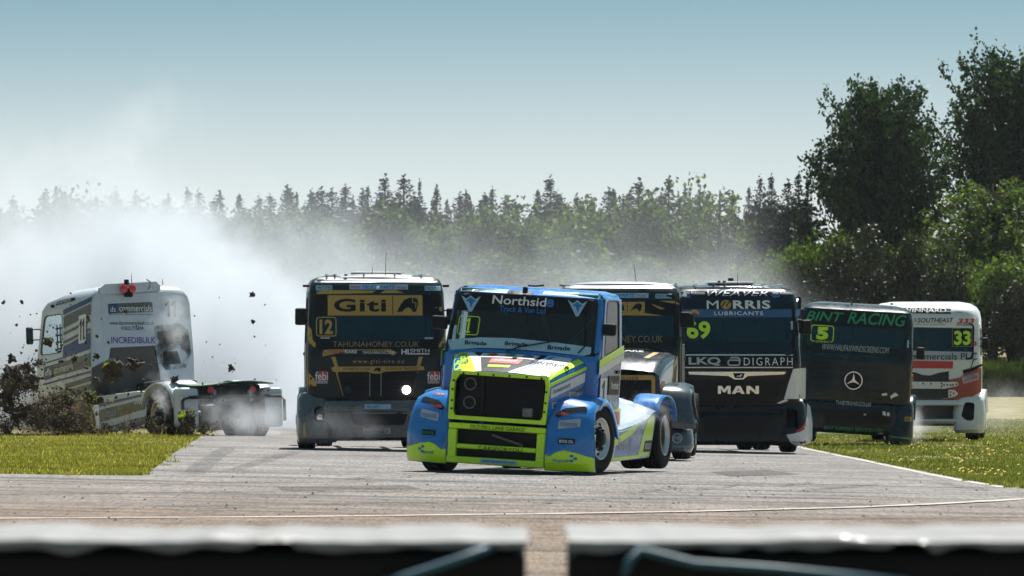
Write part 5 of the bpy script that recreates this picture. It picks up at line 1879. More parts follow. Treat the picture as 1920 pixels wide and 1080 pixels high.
    # bumper centre: lime bars round dark openings
    def bar(name, a, b, r0, mat, d=.10):
        (x0, z0), (x1, z1) = a, b
        return t.add(name, box(((x0 + x1) / 2, .06, (z0 + z1) / 2), (abs(x1 - x0), d, abs(z1 - z0)), .02, 2), mat)
    by = lambda x, z: .008
    b0 = bar('bumper_top_bar', (-.73, .615), (.73, .70), .02, lime)
    t.text_at('OLD MILL LANE GARAGE', (-.40, .63, .42, .685), M_INK, t.fmap(by), 1, .02, parent=b0)
    for s in (-1, 1):
        bar('bumper_upright', (s * .60, .16), (s * .73, .613), .02, lime)
    b1 = bar('bumper_middle_bar', (-.60, .33), (.60, .40), .02, lime, .08)
    t.text_at('CARSFORYOU', (-.26, .33, .40, .385), M_INK, t.fmap(lambda x, z: .017), 1, .0, parent=b1)
    b2 = bar('bumper_lip', (-.73, .115), (.73, .215), .02, lime, .16)
    t.panel('sponsor_board', rrect(-.22, .14, .34, .20, .005), M_LBLUE, fn=lambda x, z: -.022, parent=b2)
    t.text_at('earthenergy', (-.18, .15, .30, .192), M_BLUE, t.fmap(lambda x, z: -.026), 1, .02, parent=b2)
    t.add('lower_radiator', box((0, .30, .44), (1.30, .05, .50)), M_BLK)
    t.add('tow_bar', tube([(-.1, .16, .55), (.35, .2, .42)], .02, 8), M_STEEL)
    # wings
    for s in (-1, 1):
        wg = Wing(s, .735, 1.37, 1.19, 1.12, zlow=.09, back=.36, front=.0)
        w = t.add('front_wing', wg.build(), blue)
        smooth_angle(w, 60)
        md = w.modifiers.new('sheet', 'SOLIDIFY'); md.thickness = .016; md.offset = 1 if s > 0 else 1
        f = wg.front
        kw = dict(fn=f, parent=w)
        S = lambda pts: [(s * a, b) for a, b in pts][::s]
        t.panel('lime_corner', S([(.745, .10), (1.41, .105), (1.41, .30), (1.16, .37), (1.0, .395), (.90, .36), (.82, .30), (.745, .31)]), lime, 2, **kw)
        t.panel('scoop', S(roundpoly([(.82, .90), (.94, 1.0), (1.22, 1.045), (1.26, .97), (1.06, .95), (.88, .86)], .03, 3)), M_MATT, 2, **kw)
        t.panel('sponsor_board', S(roundpoly([(.90, .70), (1.20, .745), (1.20, .865), (.90, .82)], .02, 3)), M_GREYW, 2, **kw)
        a, b = (.93, 1.17) if s > 0 else (-1.17, -.93)
        t.text_at('maxassist', (a, .745, b, .82), M_BLUE, t.fmap(f), 3, .02, parent=w)
        t.panel('sponsor_board', S(roundpoly([(.92, .49), (1.15, .49), (1.15, .57), (.92, .57)], .01, 2)), M_INK, 2, **kw)
        t.text_at('ROCK OIL', ((.94, 1.13) if s > 0 else (-1.13, -.94))[0:1] + (.505,) + ((1.13,) if s > 0 else (-.94,)) + (.55,), M_GREEN if s < 0 else M_WHITE, t.fmap(f), 3, .02, parent=w)
        t.text_at('graycoil', ((.86, .21, 1.08, .27) if s > 0 else (-1.16, .21, -.94, .27)), M_BLUE, t.fmap(f), 3, .02, parent=w)
        for k in range(3):
            c = (s * (1.12 + .05 * (k % 2)) , .25 + .035 * k)
            t.panel('coil_emblem', [(c[0] + .028 * cos(q), c[1] + .022 * sin(q)) for q in lin(0, 2 * pi, 13)[:-1]], M_BLUE, 3, step=0, **kw)
        t.text_at('D-TEC', ((.84, .90, 1.02, .94) if s > 0 else (-1.05, .90, -.87, .94)), M_RED, t.fmap(f), 3, .02, parent=w)
        t.text_at('reviva', ((.90, 1.075, 1.08, 1.115) if s > 0 else (-1.08, 1.075, -.90, 1.115)), M_RED, t.fmap(f), 3, .02, parent=w)
        # lime fin beside the wheel
        V, F = box((s * 1.36, .42, .38), (.018, .10, .52), .006)
        t.add('wheel_fin', (V, F), lime, w)
        t.add('wing_vent', box((s * 1.32, .36, .38), (.06, .05, .50), .01), M_INK, w)
        t.wheel(s * 1.15, 1.12, s, steer=-11)
        t.wheel(s * 1.12, 5.10, s, w=.34, rim='deep')
        t.wheel(s * .78, 5.10, s, w=.30, detail=False)
    # cab
    cab_b(t, blue, 1.02, 2.56, 1.18, .72, 1.79, 2.60, 2.71, M_GLASS, cagem=paint('green_cage', (.03, .20, .10), .5), wide_seal=True)
    t.ppanel('sun_strip', [(852, 553), (900, 551), (960, 553), (1060, 561), (1107, 567), (1107, 592), (1030, 587), (940, 583), (851, 582)], M_INK, 2)
    t.text('Northsid', (924, 556, 1025.5, 572.5), M_WHITE, 4, .025)
    t.text('e', (1025.5, 560.5, 1039.5, 576), M_BLUE, 4, .03)
    t.text('Truck & Van Ltd', (937, 575.5, 1024, 586), M_BLUE, 4, .012)
    for (cx, cy) in ((883, 566), (1083, 575)):
        t.ppanel('winged_emblem', [(cx - 18, cy - 13), (cx - 8, cy - 6), (cx, cy - 12), (cx + 9, cy - 5), (cx + 19, cy - 11), (cx + 13, cy - 1), (cx + 2, cy + 18), (cx - 3, cy + 18), (cx - 11, cy + 1)], M_LBLUE, 4)
        t.ppanel('winged_emblem', [(cx - 9, cy - 2), (cx, cy - 9), (cx + 11, cy - 1), (cx + 5, cy), (cx + 1, cy + 12), (cx - 3, cy)], M_BLUE, 5)
    t.frame_px('number_frame', (859, 592, 899, 628), M_LIME, .012, .05, 3)
    t.text('1', (873, 596, 885, 624), M_LIME, 4, .0)
    t.ppanel('white_sticker', [(871, 585), (878, 585), (872, 634), (865, 634)], M_WHITE, 5)
    t.ppanel('lower_strip', [(840, 637), (900, 632.5), (960, 634), (1040, 642), (1109, 651), (1108, 664), (1095, 667), (1030, 660), (960, 654), (900, 652), (845, 656)], M_LBLUE, 3, .02)
    for (a, b, c_, d_) in ((872, 639, 913, 649), (947, 641, 990, 651), (1027, 648, 1070, 659)):
        t.text('Brigade', (a, b, c_, d_), M_INK, 4, .02)
    t.panel('black_pillar', [(-1.165, 1.70), (-1.10, 1.70), (-1.05, 2.60), (-1.10, 2.60)], M_INK, 2)
    t.panel('black_visor', [(-1.06, 2.585), (.05, 2.585), (.05, 2.655), (-1.03, 2.655)], M_INK, 1)
    wipers(t, [[(1085, 662), (1097, 650), (1098, 600), (1097, 585)], [(950, 660), (975, 650), (1040, 640)]])
    t.prect('visor_board', (886, 541, 954, 548), M_LBLUE, 2, .005)
    t.text('COUNTRYWIDE SERVICES', (889, 542.5, 951, 546.5), M_BLUE, 3)
    t.prect('visor_board', (1018, 547, 1086, 554), M_LBLUE, 2, .005)
    t.text('COUNTRYWIDE SERVICES', (1021, 548.5, 1083, 552.5), M_BLUE, 3)
    t.ppanel('black_visor', [(866, 546), (884, 541.5), (884, 549), (864, 551)], M_INK, 1)
    t.lump('camera', 985, 544, 1.32, .07, .10)
    t.lump('roof_marker', 1053, 535, 2.2, .05, .02)
    t.add('aerial_bracket', tube([t.onY(990, 535.5, 2.2), t.onY(1005, 536.5, 2.2), t.onY(1020, 535, 2.2)], .014, 6), M_BLK)
    t.mirror(-1, 1.35, 2.12, w=.24, h=.20, reach=.15, arms=1)
    t.mirror(1, 1.45, 2.16, w=.22, h=.18, reach=.08, arms=1)
    # right side livery
    for s in (-1, 1):
        t.spanel('lime_band', s, [(1.10, 1.60), (2.54, 1.82), (2.54, 1.93), (1.10, 1.71)], lime, 6)
        t.spanel('white_band', s, [(1.10, 1.49), (2.54, 1.71), (2.54, 1.815), (1.10, 1.595)], M_WHITE, 6)
        t.spanel('number_board', s, rrect(1.20, .98, 1.60, 1.45, .01), M_WHITE, 7)
        yy = (1.28, 1.52) if s > 0 else (1.52, 1.28)
        t.stext('1', s, (yy[0], 1.03, yy[1], 1.41), M_INK, 8, .02)
        t.spanel('sponsor_board', s, rrect(1.70, 1.20, 2.32, 1.48, .01), M_INK, 7)
        yy = (1.84, 2.26) if s > 0 else (2.26, 1.84)
        t.stext('Northside', s, (yy[0], 1.28, yy[1], 1.40), M_WHITE, 8, .02)
        t.stext('Brigade', s, (yy[0], 1.0, yy[1] , 1.13), M_WHITE, 7, .02)
        t.spanel('lime_patch', s, [(1.90, .74), (2.52, .74), (2.52, 1.0), (2.05, .98)], lime, 6)
        t.spanel('sponsor_board', s, rrect(2.08, .76, 2.46, .95, .01), M_RED, 7)
    # rear bodywork: sloping deck, skirts and mudguards
    wb = paint('white_blue_deck', (0.62, 0.72, 0.78), .20, coat=1.0, dirt=.15)  # blue and white deck, whitened to paint in the sun glare
    for s in (-1, 1):
        def deck(u, v):
            y = 2.0 + 2.5 * v
            x0, x1 = .30, 1.25
            return (s * (x0 + (x1 - x0) * u), y, 1.17 - .05 * u - (.48 - .30 * v * v) * u ** 1.5)
        V, F = grid(deck, lin(0, 1, 8), lin(0, 1, 8))
        o = t.add('rear_deck', (V, F if s > 0 else [q[::-1] for q in F]), wb, smooth=True)
        md = o.modifiers.new('sheet', 'SOLIDIFY'); md.thickness = .015; md.offset = 0
        x_ = lambda y, z: 1.25 - .06 * ((z - .9) / .7) ** 2
        ol = [(1.78, .20), (4.5, .24), (4.53, .93), (4.1, .85), (3.4, .76), (2.6, .69), (1.9, .65), (1.78, .64)]
        sk = t.spanel('side_skirt', s, ol, blue, 0, x_, .015, off=.0)
        t.spanel('lime_flash', s, [(1.78, .205), (3.9, .245), (3.9, .29), (2.2, .27), (2.0, .40), (3.2, .62), (3.6, .78), (3.2, .73), (1.80, .48)], lime, 1, x_, parent=sk)
        t.spanel('lime_flash', s, [(3.72, .26), (4.46, .26), (4.46, .90), (4.1, .84), (3.85, .6)], lime, 1, x_, parent=sk)
        yy = (2.35, 3.25) if s > 0 else (3.25, 2.35)
        t.stext('Northside', s, (yy[0], .38, yy[1], .56), M_GREYW, 2, .02, xfn=x_, parent=sk)
        t.spanel('sponsor_board', s, rrect(1.98, .28, 2.22, .46, .01), M_WHITE, 2, x_, parent=sk)
        t.spanel('sponsor_board', s, rrect(4.02, .33, 4.44, .50, .01), M_INK, 2, x_, parent=sk)
        yy = (4.06, 4.40) if s > 0 else (4.40, 4.06)
        t.stext('ROCK', s, (yy[0], .37, yy[1], .46), M_WHITE, 3, .02, xfn=x_, parent=sk)
    rear_deck(t, 5.10, blue, x=1.30, top=1.13, r=.60, pw=.42)
    t.add('bulkhead', box((0, 2.60, 1.05), (2.0, .04, .6), .01), M_INK)
    t.chassis(1.0, 5.8, 5.10, z=.74)
    return t
truck_1()

def truck_gold():
    slate = paint('slate_paint', (0.030, 0.042, 0.050), .32, coat=.4, dirt=.35)
    gl = paint('slate_gloss', (0.024, 0.036, 0.048), .21, coat=.8, dirt=.12, keep=True)
    t = Truck('dark slate and gold bonneted racing truck half hidden behind the blue one', 1150, 107.6, -4.0)
    nz = Nose(.08, 1.45, .78, 1.02, 1.60, 1.88, .55, .16, .06, .08)
    o = t.add('bonnet', nz.build(), gl); smooth_angle(o, 50)
    bon = o
    V, F = grid(lambda x, z: (x, .085, z), [-.77, 0, .77], [.55, 1.0, 1.42])
    t.add('bonnet_front', (V, F), gl, bon)
    tmap = lambda x, y, off: (x, y, nz.top(x, y) + off)
    def topen(name, ol, mat, lvl=1):
        V, F = thick_map(flat(ol, .10), tmap, .004 * lvl, .003)
        return t.add(name, (V, F), mat, bon)
    topen('gold_flash', [(-.7, 1.34), (.55, 1.34), (.52, 1.42), (-.7, 1.42)], M_GOLD)
    topen('gold_flash', [(.48, .62), (.56, .62), (.72, 1.15), (.62, 1.15)], M_GOLD)
    V2, F2 = text2d('TOTALKARE', .02)
    t.add('lettering', ([Vector(tmap(-.55 + u * 1.0, 1.08 + v * .2, .008)) for u, v in V2], F2), M_WHITE, bon)
    gy = lambda x, z: .055
    z0, z1, hw = .80, 1.42, .70
    fr_ = t.ringp('grille_frame', rrect(-hw, z0, hw, z1, .07, 4), rrect(-hw + .06, z0 + .06, hw - .06, z1 - .08, .03, 4), M_GOLD, off=0, thick=.05, fn=gy)
    t.text('W MARTIN OLIVER', (1095, 706.5, 1198, 711.5), M_INK, 1, .01, fn=gy, parent=fr_)
    t.add('radiator', box((0, .10, 1.08), (1.30, .03, .54)), M_BLK)
    for k in range(9):
        t.add('grille_bar', box((0, .075, .88 + k * .055), (1.26, .02, .012)), M_TRIM)
    for k in range(13):
        t.add('grille_bar', box((-.6 + k * .1, .072, 1.09), (.01, .018, .50)), M_TRIM)
    for s in (-1, 1):
        t.spanel('gold_flash', s, [(.95, 1.15), (1.25, 1.15), (1.42, 1.62), (1.42, 1.75), (1.15, 1.62)], M_GOLD, 1, lambda y, z: nz.w(y), parent=bon)
        t.spanel('black_flash', s, [(1.05, 1.25), (1.25, 1.27), (1.38, 1.6), (1.2, 1.55)], M_INK, 2, lambda y, z: nz.w(y), parent=bon)
        q = t.spanel('red_badge', s, rrect(.18, 1.08, .44, 1.32, .03), M_RED, 1, lambda y, z: nz.w(y), parent=bon)
        yy = (.18, .44) if s > 0 else (.44, .18)
        t.stext('febi', s, (yy[0], 1.12, yy[1], 1.28), M_WHITE, 2, .01, xfn=lambda y, z: nz.w(y), parent=bon)
        # rounded wing that carries down into the bumper corner
        wg = Wing(s, .76, 1.33, 1.30, 1.15, zlow=.52, back=.30, front=.02)
        w = t.add('front_wing', wg.build(), gl); smooth_angle(w, 60)
        md = w.modifiers.new('sheet', 'SOLIDIFY'); md.thickness = .016; md.offset = 1
        c_, fn = corner_pod(t, s, .70, 1.33, .12, .545, paint('slate_bumper', (0.08, 0.098, 0.112)), None, yf=.06, wrap=1.0)
        c = ((s * 1.07), .36)
        t.ringp('round_badge', [(c[0] + .085 * cos(a), c[1] + .085 * sin(a)) for a in lin(0, 2 * pi, 21)[:-1]], [(c[0] + .070 * cos(a), c[1] + .070 * sin(a)) for a in lin(0, 2 * pi, 21)[:-1]], M_GREYW, 2, fn, parent=c_)
        t.text_at('MB', (c[0] - .06, c[1] - .035, c[0] + .06, c[1] + .035), M_GREYW, t.fmap(fn), 2, .02, parent=c_)
        t.panel('pale_band', [(s * .74, .14), (s * 1.30, .14), (s * 1.30, .235), (s * .74, .235)][::s], paint('pale_slate', (.14, .18, .21), .35, coat=.4), 2, fn=fn, parent=c_)
        t.wheel(s * 1.10, 1.15, s, steer=-4)
        t.wheel(s * 1.04, 4.45, s, w=.34)
    t.add('bumper', box((0, .10, .32), (1.5, .16, .40), .05, 2), paint('slate_bumper', (0.08, 0.098, 0.112)))
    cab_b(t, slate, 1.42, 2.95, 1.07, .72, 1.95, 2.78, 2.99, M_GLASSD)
    t.ppanel('sun_strip', [(1090, 563), (1277, 563), (1277, 592), (1088, 592)], M_INK, 2)
    t.ppanel('lower_film', [(1088, 632), (1279, 632), (1275, 649), (1092, 649)], M_INK, 2)
    t.prect('sponsor_board', (1082, 566, 1209, 586), M_GOLD, 4, .005)
    t.text('Giti', (1092, 570, 1171, 582.5), M_INK, 5, .03)
    t.prect('divider_line', (1176, 566.5, 1177, 585.5), M_INK, 5, 0)
    t.ppanel('elephant_emblem', [(1182, 584), (1186, 577), (1191, 571), (1197, 568.5), (1203, 570), (1204, 575), (1201, 583.5), (1198, 584), (1196, 580), (1192, 578.5), (1188, 580)], M_INK, 5)
    t.ppanel('gold_flash', [(1153, 588), (1175, 586), (1190, 584), (1230, 590), (1244, 592), (1155, 591)], M_GOLD, 5)
    t.ppanel('gold_flash', [(1236, 564), (1265, 564), (1276, 571), (1262, 569)], M_GOLD, 3)
    t.ppanel('gold_flash', [(1222, 569.5), (1247, 579), (1238, 580), (1225, 573)], M_GOLD, 3)
    t.text('TAHUNAHONEY.CO.UK', (1078, 629.5, 1243, 642), M_GOLDD, 3, .004)
    for a, b in ((1229, 1260),):
        t.prect('sponsor_board', (a, 551, b, 559.5), M_LBLUE, 2, .004)
        t.text('MOTIS', (a + 2, 552.5, b - 2, 558), M_INK, 3, .015)
    t.prect('sponsor_board', (1100, 549.5, 1216, 558.5), M_LBLUE, 2, .004)
    t.text('TRUCK PARTS', (1125, 551, 1190, 557), M_BLUE, 3, .02, .25)
    t.text('imex', (1194, 551.5, 1212, 557.5), M_RED, 3, .02)
    wipers(t, [[(1262, 648), (1272, 636), (1273, 600), (1271, 575)]])
    V, F = grid(lambda u, v: (u * (.99 - .06 * v), 1.92 + .12 * u * u + .98 * v, 2.975 + .05 * (1 - abs(u) ** 3) * min(1, v * 3 + .1) - .02 * u * u), lin(-1, 1, 21), lin(0, 1, 9))
    o = t.add('roof', (V, F), paint('silver_roof', (0.42, 0.43, 0.44)), smooth=True)
    t.panel('roof_front', [(-.97, 2.90), (.97, 2.90), (.90, 2.955), (-.90, 2.955)], paint('silver_roof', (0.42, 0.43, 0.44)), 2)
    md = o.modifiers.new('sheet', 'SOLIDIFY'); md.thickness = .04; md.offset = -1
    t.antenna(1194.5, 495, 540, 2.2, -6)
    for px in (1152, 1210):
        t.lump('roof_marker', px, 536.5, 2.3, .06, .02)
    t.mirror(-1, 1.72, 2.36, w=.22, h=.26, reach=.12, arms=1)
    m = t.mirror(1, 1.72, 2.36, w=.24, h=.27, reach=.13, arms=1)
    q = t.onY(1302, 588, 1.60)
    ol = [(q.x + .085 * cos(a) * (1 if a < 3.2 else .5), q.z + .07 * sin(a)) for a in lin(-.3, pi + .3, 12)] + [(q.x - .03, q.z + .0), (q.x, q.z + .03), (q.x + .03, q.z)]
    t.panel('mirror_emblem', ol[::-1], M_GOLD, fn=lambda x, z: 1.60, parent=m, step=0)
    t.add('side_marker_lamp', box((t.onY(1283, 557, 1.8).x, 1.85, 2.78), (.08, .05, .05), .015, 2), M_CHROME)
    t.chassis(1.0, 5.1, 4.45, z=.74)
    rear_deck(t, 4.45, slate, x=1.22, top=1.12)
    return t
truck_gold()
# ================================================================== truck 11: white, spun round on the left grass, seen from behind
def truck_11():
    white = paint('dusty_white_paint', (0.56, 0.62, 0.68), .35, coat=.4, dirt=.35)
    navy = paint('navy_paint', (0.012, 0.03, 0.16), .35, coat=.3, dirt=.15)
    grey = paint('grey_stripe', (0.075, 0.085, 0.085), .4, coat=.3, dirt=.3)
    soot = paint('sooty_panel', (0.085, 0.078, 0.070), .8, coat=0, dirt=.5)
    stain, N_, L_, b_ = nodes_of('soot_stain')
    b_.inputs['Base Color'].default_value = (.02, .02, .02, 1)
    b_.inputs['Roughness'].default_value = .9
    L_.new(ramp(N_, L_, noisetex(N_, L_, 2.2, 6, .65), [(.42, 0.0), (.70, .8)]), b_.inputs['Alpha'])
    yaw = 213.0
    th = radians(yaw)
    rx, rD = (450 - 960) * 128.0 / K, 128.0
    Lr = 5.9
    t = Truck('white racing truck number 11 spun backwards into the left grass amid flying turf', 0, rD - Lr * -cos(th) * -1 if False else rD + Lr * .839, yaw, pitch=4.0, x=rx - Lr * .545, z=-.29)
    prof = [(1.02, -.30, 2.15, 1.20, .16), (1.20, -.33, 2.15, 1.22, .17), (1.80, -.34, 2.15, 1.225, .17), (2.0, -.32, 2.15, 1.22, .18), (2.95, -.16, 2.15, 1.17, .20), (3.10, -.02, 2.15, 1.13, .20),
            (3.22, .55, 2.12, 1.06, .22), (3.29, .80, 2.06, .94, .25), (3.32, 1.0, 1.95, .75, .3)]
    ws = roundpoly([(-1.06, 1.98), (1.06, 1.98), (1.10, 2.92), (-1.10, 2.92)], .10, 3)
    cabover(t, white, prof, ws=ws, glassm=M_GLASSC, cage=M_INT, winy=(.02, .92), winglass=M_GLASSC)
    S = 1   # the side in view
    xs_ = t.shell.side
    # livery on the flank, (y from front to back, z); y grows towards the tail
    def sp(name, ol, mat, lvl=5): return t.spanel(name, S, ol, mat, lvl)
    sp('navy_stripe', [(.98, 2.80), (2.12, 2.99), (2.12, 3.09), (.98, 2.90)], navy)
    sp('grey_stripe', [(1.0, 2.53), (2.12, 2.73), (2.12, 2.94), (1.0, 2.76)], grey)
    sp('grey_stripe', [(1.0, 2.38), (2.12, 2.58), (2.12, 2.63), (1.0, 2.43)], grey)
    sp('grey_stripe', [(1.0, 2.20), (2.12, 2.40), (2.12, 2.45), (1.0, 2.25)], grey)
    sp('navy_stripe', [(.2, 1.84), (.98, 1.90), (2.12, 2.02), (2.12, 2.36), (1.0, 2.14), (.98, 1.93), (.2, 1.87)], navy)
    sp('grey_band', [(.20, 1.52), (2.12, 1.66), (2.12, 1.94), (1.5, 1.87), (.20, 1.78)], grey)
    sp('navy_board', [(.18, 1.50), (.56, 1.535), (.56, 1.79), (.18, 1.765)], navy, 6)
    t.stext('ds', S, (.24, 1.58, .50, 1.73), M_WHITE, 7, .0, slope=.06)
    t.stext('commercials', S, (.62, 1.61, 1.42, 1.76), M_WHITE, 7, .0, slope=.06)
    sp('navy_line', [(.12, 1.40), (2.12, 1.53), (2.12, 1.57), (.12, 1.44)], navy)
    sp('grey_stripe', [(1.05, 1.28), (2.12, 1.36), (2.12, 1.46), (1.05, 1.37)], grey)
    sp('grey_stripe', [(.35, 1.09), (2.12, 1.18), (2.12, 1.31), (.35, 1.20)], grey)
    t.stext('Texaco', S, (.44, 1.29, .74, 1.35), M_RED, 6, .02, slope=.06)
    sp('number_board', roundpoly([(1.66, 2.15), (1.96, 2.17), (1.96, 2.75), (1.66, 2.73)], .02, 2), M_WHITE, 7)
    t.stext('11', S, (1.70, 2.22, 1.92, 2.66), M_INK, 8, .03)
    sp('name_board', [(.62, 3.02), (1.30, 3.06), (1.36, 3.14), (.66, 3.10)], M_INK, 4)
    t.stext('RAMAIR', S, (.70, 3.035, 1.24, 3.10), M_WHITE, 5, .01, slope=.05)
    for y, z in ((.50, 3.02), (1.34, 3.10)):
        t.add('marker_lamp', box((xs_(y, z) + .02, y, z), (.07, .09, .07), .03, 2), M_BLK)
    t.mirror(1, -.10, 2.45, w=.14, h=.36, reach=.18)
    t.mirror(-1, -.10, 2.45, w=.14, h=.36, reach=.18)
    sp('door_net', [(1.20, 2.08), (1.40, 2.08), (1.40, 2.68), (1.20, 2.68)], M_INT, -2) if False else None
    for k in range(4):
        t.add('window_net_strap', box((S * (xs_(1, 2.3) - .05), .74, 2.12 + k * .14), (.015, .34, .035)), M_BLK)
    for k in range(3):
        t.add('window_net_strap', box((S * (xs_(1, 2.3) - .055), .62 + k * .13, 2.34), (.015, .03, .56)), M_BLK)
    # back wall of the cab, (x, z) with +x on the left of the picture
    rb = t.rmap(2.15)
    def rp(name, ol, mat, lvl=1, thick=.004, holes=None):
        V, F = thick_map(flat(ol, .3, holes), rb, .004 * lvl, thick)
        return t.add(name, (V, F), mat)
    def rt(s, r, mat, lvl=3, bold=0., shear=0.):
        V2, F2 = text2d(s, bold, shear)
        V = [Vector((r[0] + u * (r[2] - r[0]), 2.15 + .004 * lvl, r[1] + v * (r[3] - r[1]))) for u, v in V2]
        return t.add('lettering', (V, F2), mat)
    def RB(px, py):
        q = t.onY(px, py, 2.15)
        return (q.x, q.z)
    def rpx(name, pts, mat, lvl=1, **k): return rp(name, [RB(*p) for p in pts], mat, lvl, **k)
    def rtx(s, a, b, c, d, mat, lvl=3, bold=0., shear=0.):
        p, q = RB(a, d), RB(c, b)
        return rt(s, (p[0], p[1], q[0], q[1]), mat, lvl, bold, shear)
    pw = paint('pale_panel', (0.50, 0.56, 0.62), .35, coat=.3, dirt=.2)
    rpx('back_panel', [(189, 556), (303, 548), (306, 645), (195, 651)], pw, 2, thick=.02)
    rpx('upper_step', [(187, 540), (196, 533), (292, 528), (300, 536), (300, 545), (187, 551)], white, 4, thick=.10)
    rpx('name_board', [(202, 570), (285, 566), (286, 585), (203, 588)], grey, 3)
    rpx('navy_board', [(202, 570), (219, 569), (220, 587), (203, 588)], navy, 4)
    rtx('ds', 206, 575, 216, 585, M_WHITE, 5, .0)
    rtx('commercials', 223, 572, 283, 584, M_WHITE, 5, .01)
    rtx('light & heavy commercial vehicle repairs', 204, 588, 286, 591.5, M_INK, 4, 0)
    rtx('www.dscommercialsuk.co.uk', 205, 602, 288, 609, M_INK, 4, .004)
    rtx('01622 715834', 227, 612, 268, 619, M_INK, 4, .004)
    rtx('INCREDIBULK', 208, 632, 291, 644, paint('purple_vinyl', (0.09, 0.03, 0.30), .4), 4, .025)
    rtx('11', 310, 564, 331, 594, grey, 3, .03)
    rpx('soot_stain', [(288, 612), (335, 606), (352, 618), (358, 660), (348, 690), (310, 694), (290, 664)], stain, 3)
    rpx('dark_opening', [(294, 622), (322, 619), (325, 645), (297, 648)], soot, 2)
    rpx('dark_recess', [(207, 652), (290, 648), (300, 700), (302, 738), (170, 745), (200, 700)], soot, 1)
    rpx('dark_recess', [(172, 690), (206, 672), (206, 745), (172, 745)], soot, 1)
    rpx('lower_flap', [(306, 660), (332, 658), (340, 682), (306, 684)], grey, 2)
    for px in (232, 248):
        q = t.onY(px, 541, 2.27)
        t.add('tail_lamp', xf(lathe([(0, .085), (.03, .085), (.045, .06), (.05, .001)], 18, 'Y'), Matrix.Translation((q.x, 2.26, q.z))), M_REDL)
    q = t.onY(240, 548, 2.22)
    t.add('lamp_bracket', box((q.x, 2.23, q.z), (.20, .06, .20), .02), M_BLK)
    q = t.onY(237, 529, 2.22)
    t.add('camera', box((q.x, 2.22, q.z), (.09, .08, .11), .02, 2), M_BLK)
    a, b, c = t.onY(275, 524, 2.25), t.onY(281, 528, 2.25), t.onY(277, 543, 2.25)
    t.add('roof_hose', tube([a, b, t.onY(281, 538, 2.25), c], .014, 6), M_STEEL)
    t.antenna(246.5, 512, 530, 2.1)
    t.antenna(305, 522, 528, 2.1)
    # side skirt, rear wheels, mudguards and tail
    x_ = lambda y, z: 1.14
    sk = t.spanel('side_skirt', S, [(2.25, .28), (4.05, .28), (4.20, .62), (4.12, 1.02), (2.25, 1.04)], white, 0, x_, .02, off=0)
    t.spanel('side_skirt', -S, [(2.25, .28), (4.05, .28), (4.20, .62), (4.12, 1.02), (2.25, 1.04)], white, 0, x_, .02, off=0)
    t.spanel('navy_stripe', S, [(2.25, .82), (4.0, .92), (4.0, .97), (2.25, .89)], navy, 1, x_, parent=sk)
    t.spanel('grey_band', S, [(2.25, .50), (4.15, .66), (4.12, .86), (2.25, .76)], grey, 1, x_, parent=sk)
    t.spanel('navy_band', S, [(2.25, .29), (4.05, .29), (4.17, .52), (2.25, .38)], navy, 1, x_, parent=sk)
    t.stext('NICKELS', S, (2.5, .58, 2.95, .68), M_GREYW, 2, .01, xfn=x_, slope=.08, parent=sk)
    t.stext('CUMMINS', S, (3.15, .66, 3.6, .74), M_GOLD, 2, .02, xfn=x_, slope=.08, parent=sk)
    t.stext('DIESEL', S, (3.15, .57, 3.6, .64), M_GOLD, 2, .02, xfn=x_, slope=.08, parent=sk)
    for i in range(6):
        for j in range(2):
            if (i + j) % 2 == 0:
                t.spanel('chequer', S, rrect(3.72 + i * .05, .78 + j * .04, 3.77 + i * .05, .82 + j * .04, 0.001, 1), M_WHITE, 2, x_, parent=sk)
    t.add('deck', box((0, 3.0, 1.03), (2.2, 1.5, .04), .01), white)
    for s in (-1, 1):
        t.wheel(s * 1.10, 1.30, s)
        t.wheel(s * 1.02, 4.72, s, w=.34)
        t.wheel(s * .68, 4.72, s, w=.30, detail=False)
        V, F = grid(lambda u, v: (s * (.45 + .76 * u), 4.72 - cos(pi * v) * .66, .52 + sin(pi * v) ** .75 * .68 - .05 * u ** 3), lin(0, 1, 7), lin(0.08, .96, 19))
        o = t.add('rear_mudguard', (V, F if s > 0 else [q[::-1] for q in F]), white, smooth=True)
        md = o.modifiers.new('sheet', 'SOLIDIFY'); md.thickness = .02
        fl = t.add('rear_flank', box((s * .98, 5.50, .60), (.42, .36, .80), .07, 3), white)
    t.chassis(2.0, 5.7, 4.72, z=.82)
    by = 5.72
    pts = [(1.05, by, .98), (-1.22, by, 1.02)]
    t.add('rear_beam', tube([(1.18, by, .30), (1.18, by, .72), (1.10, by, .79), (-1.10, by, .82), (-1.18, by, .74), (-1.18, by, .32)], .032, 8), M_BLK, smooth=True)
    t.add('beam_stay', tube([(1.1, by, .56), (.75, by - .3, .62)], .02, 6), M_ALU)
    t.add('tail_panel', box((0, by - .12, .94), (1.36, .05, .22), .01), M_BLK)
    for x in (.48, -.48):
        t.add('tail_lamp', xf(lathe([(0, .075), (.03, .075), (.04, .05), (.045, .001)], 16, 'Y'), Matrix.Translation((x, by - .09, .95))), M_REDL)
    # green cover over the deck with a torn rear edge
    V, F = grid(lambda u, v: (-.95 + 1.9 * u, 5.0 + .7 * v, 1.12 + .05 * sin(u * 5) * v - .04 * v), lin(0, 1, 9), lin(0, 1, 4))
    o = t.add('deck_cover', (V, F), paint('green_cover', (0.05, 0.13, 0.07), .6, coat=0)); md = o.modifiers.new('sheet', 'SOLIDIFY'); md.thickness = .02
    for x in (.6, .2, -.2, -.6):
        t.add('cover_stay', tube([(x, 5.6, .84), (x + .05, 5.62, 1.10)], .015, 6), M_BLK)
    t.add('rear_valance', box((-.3, by - .10, .58), (1.4, .05, .26), .01), M_TRIM)
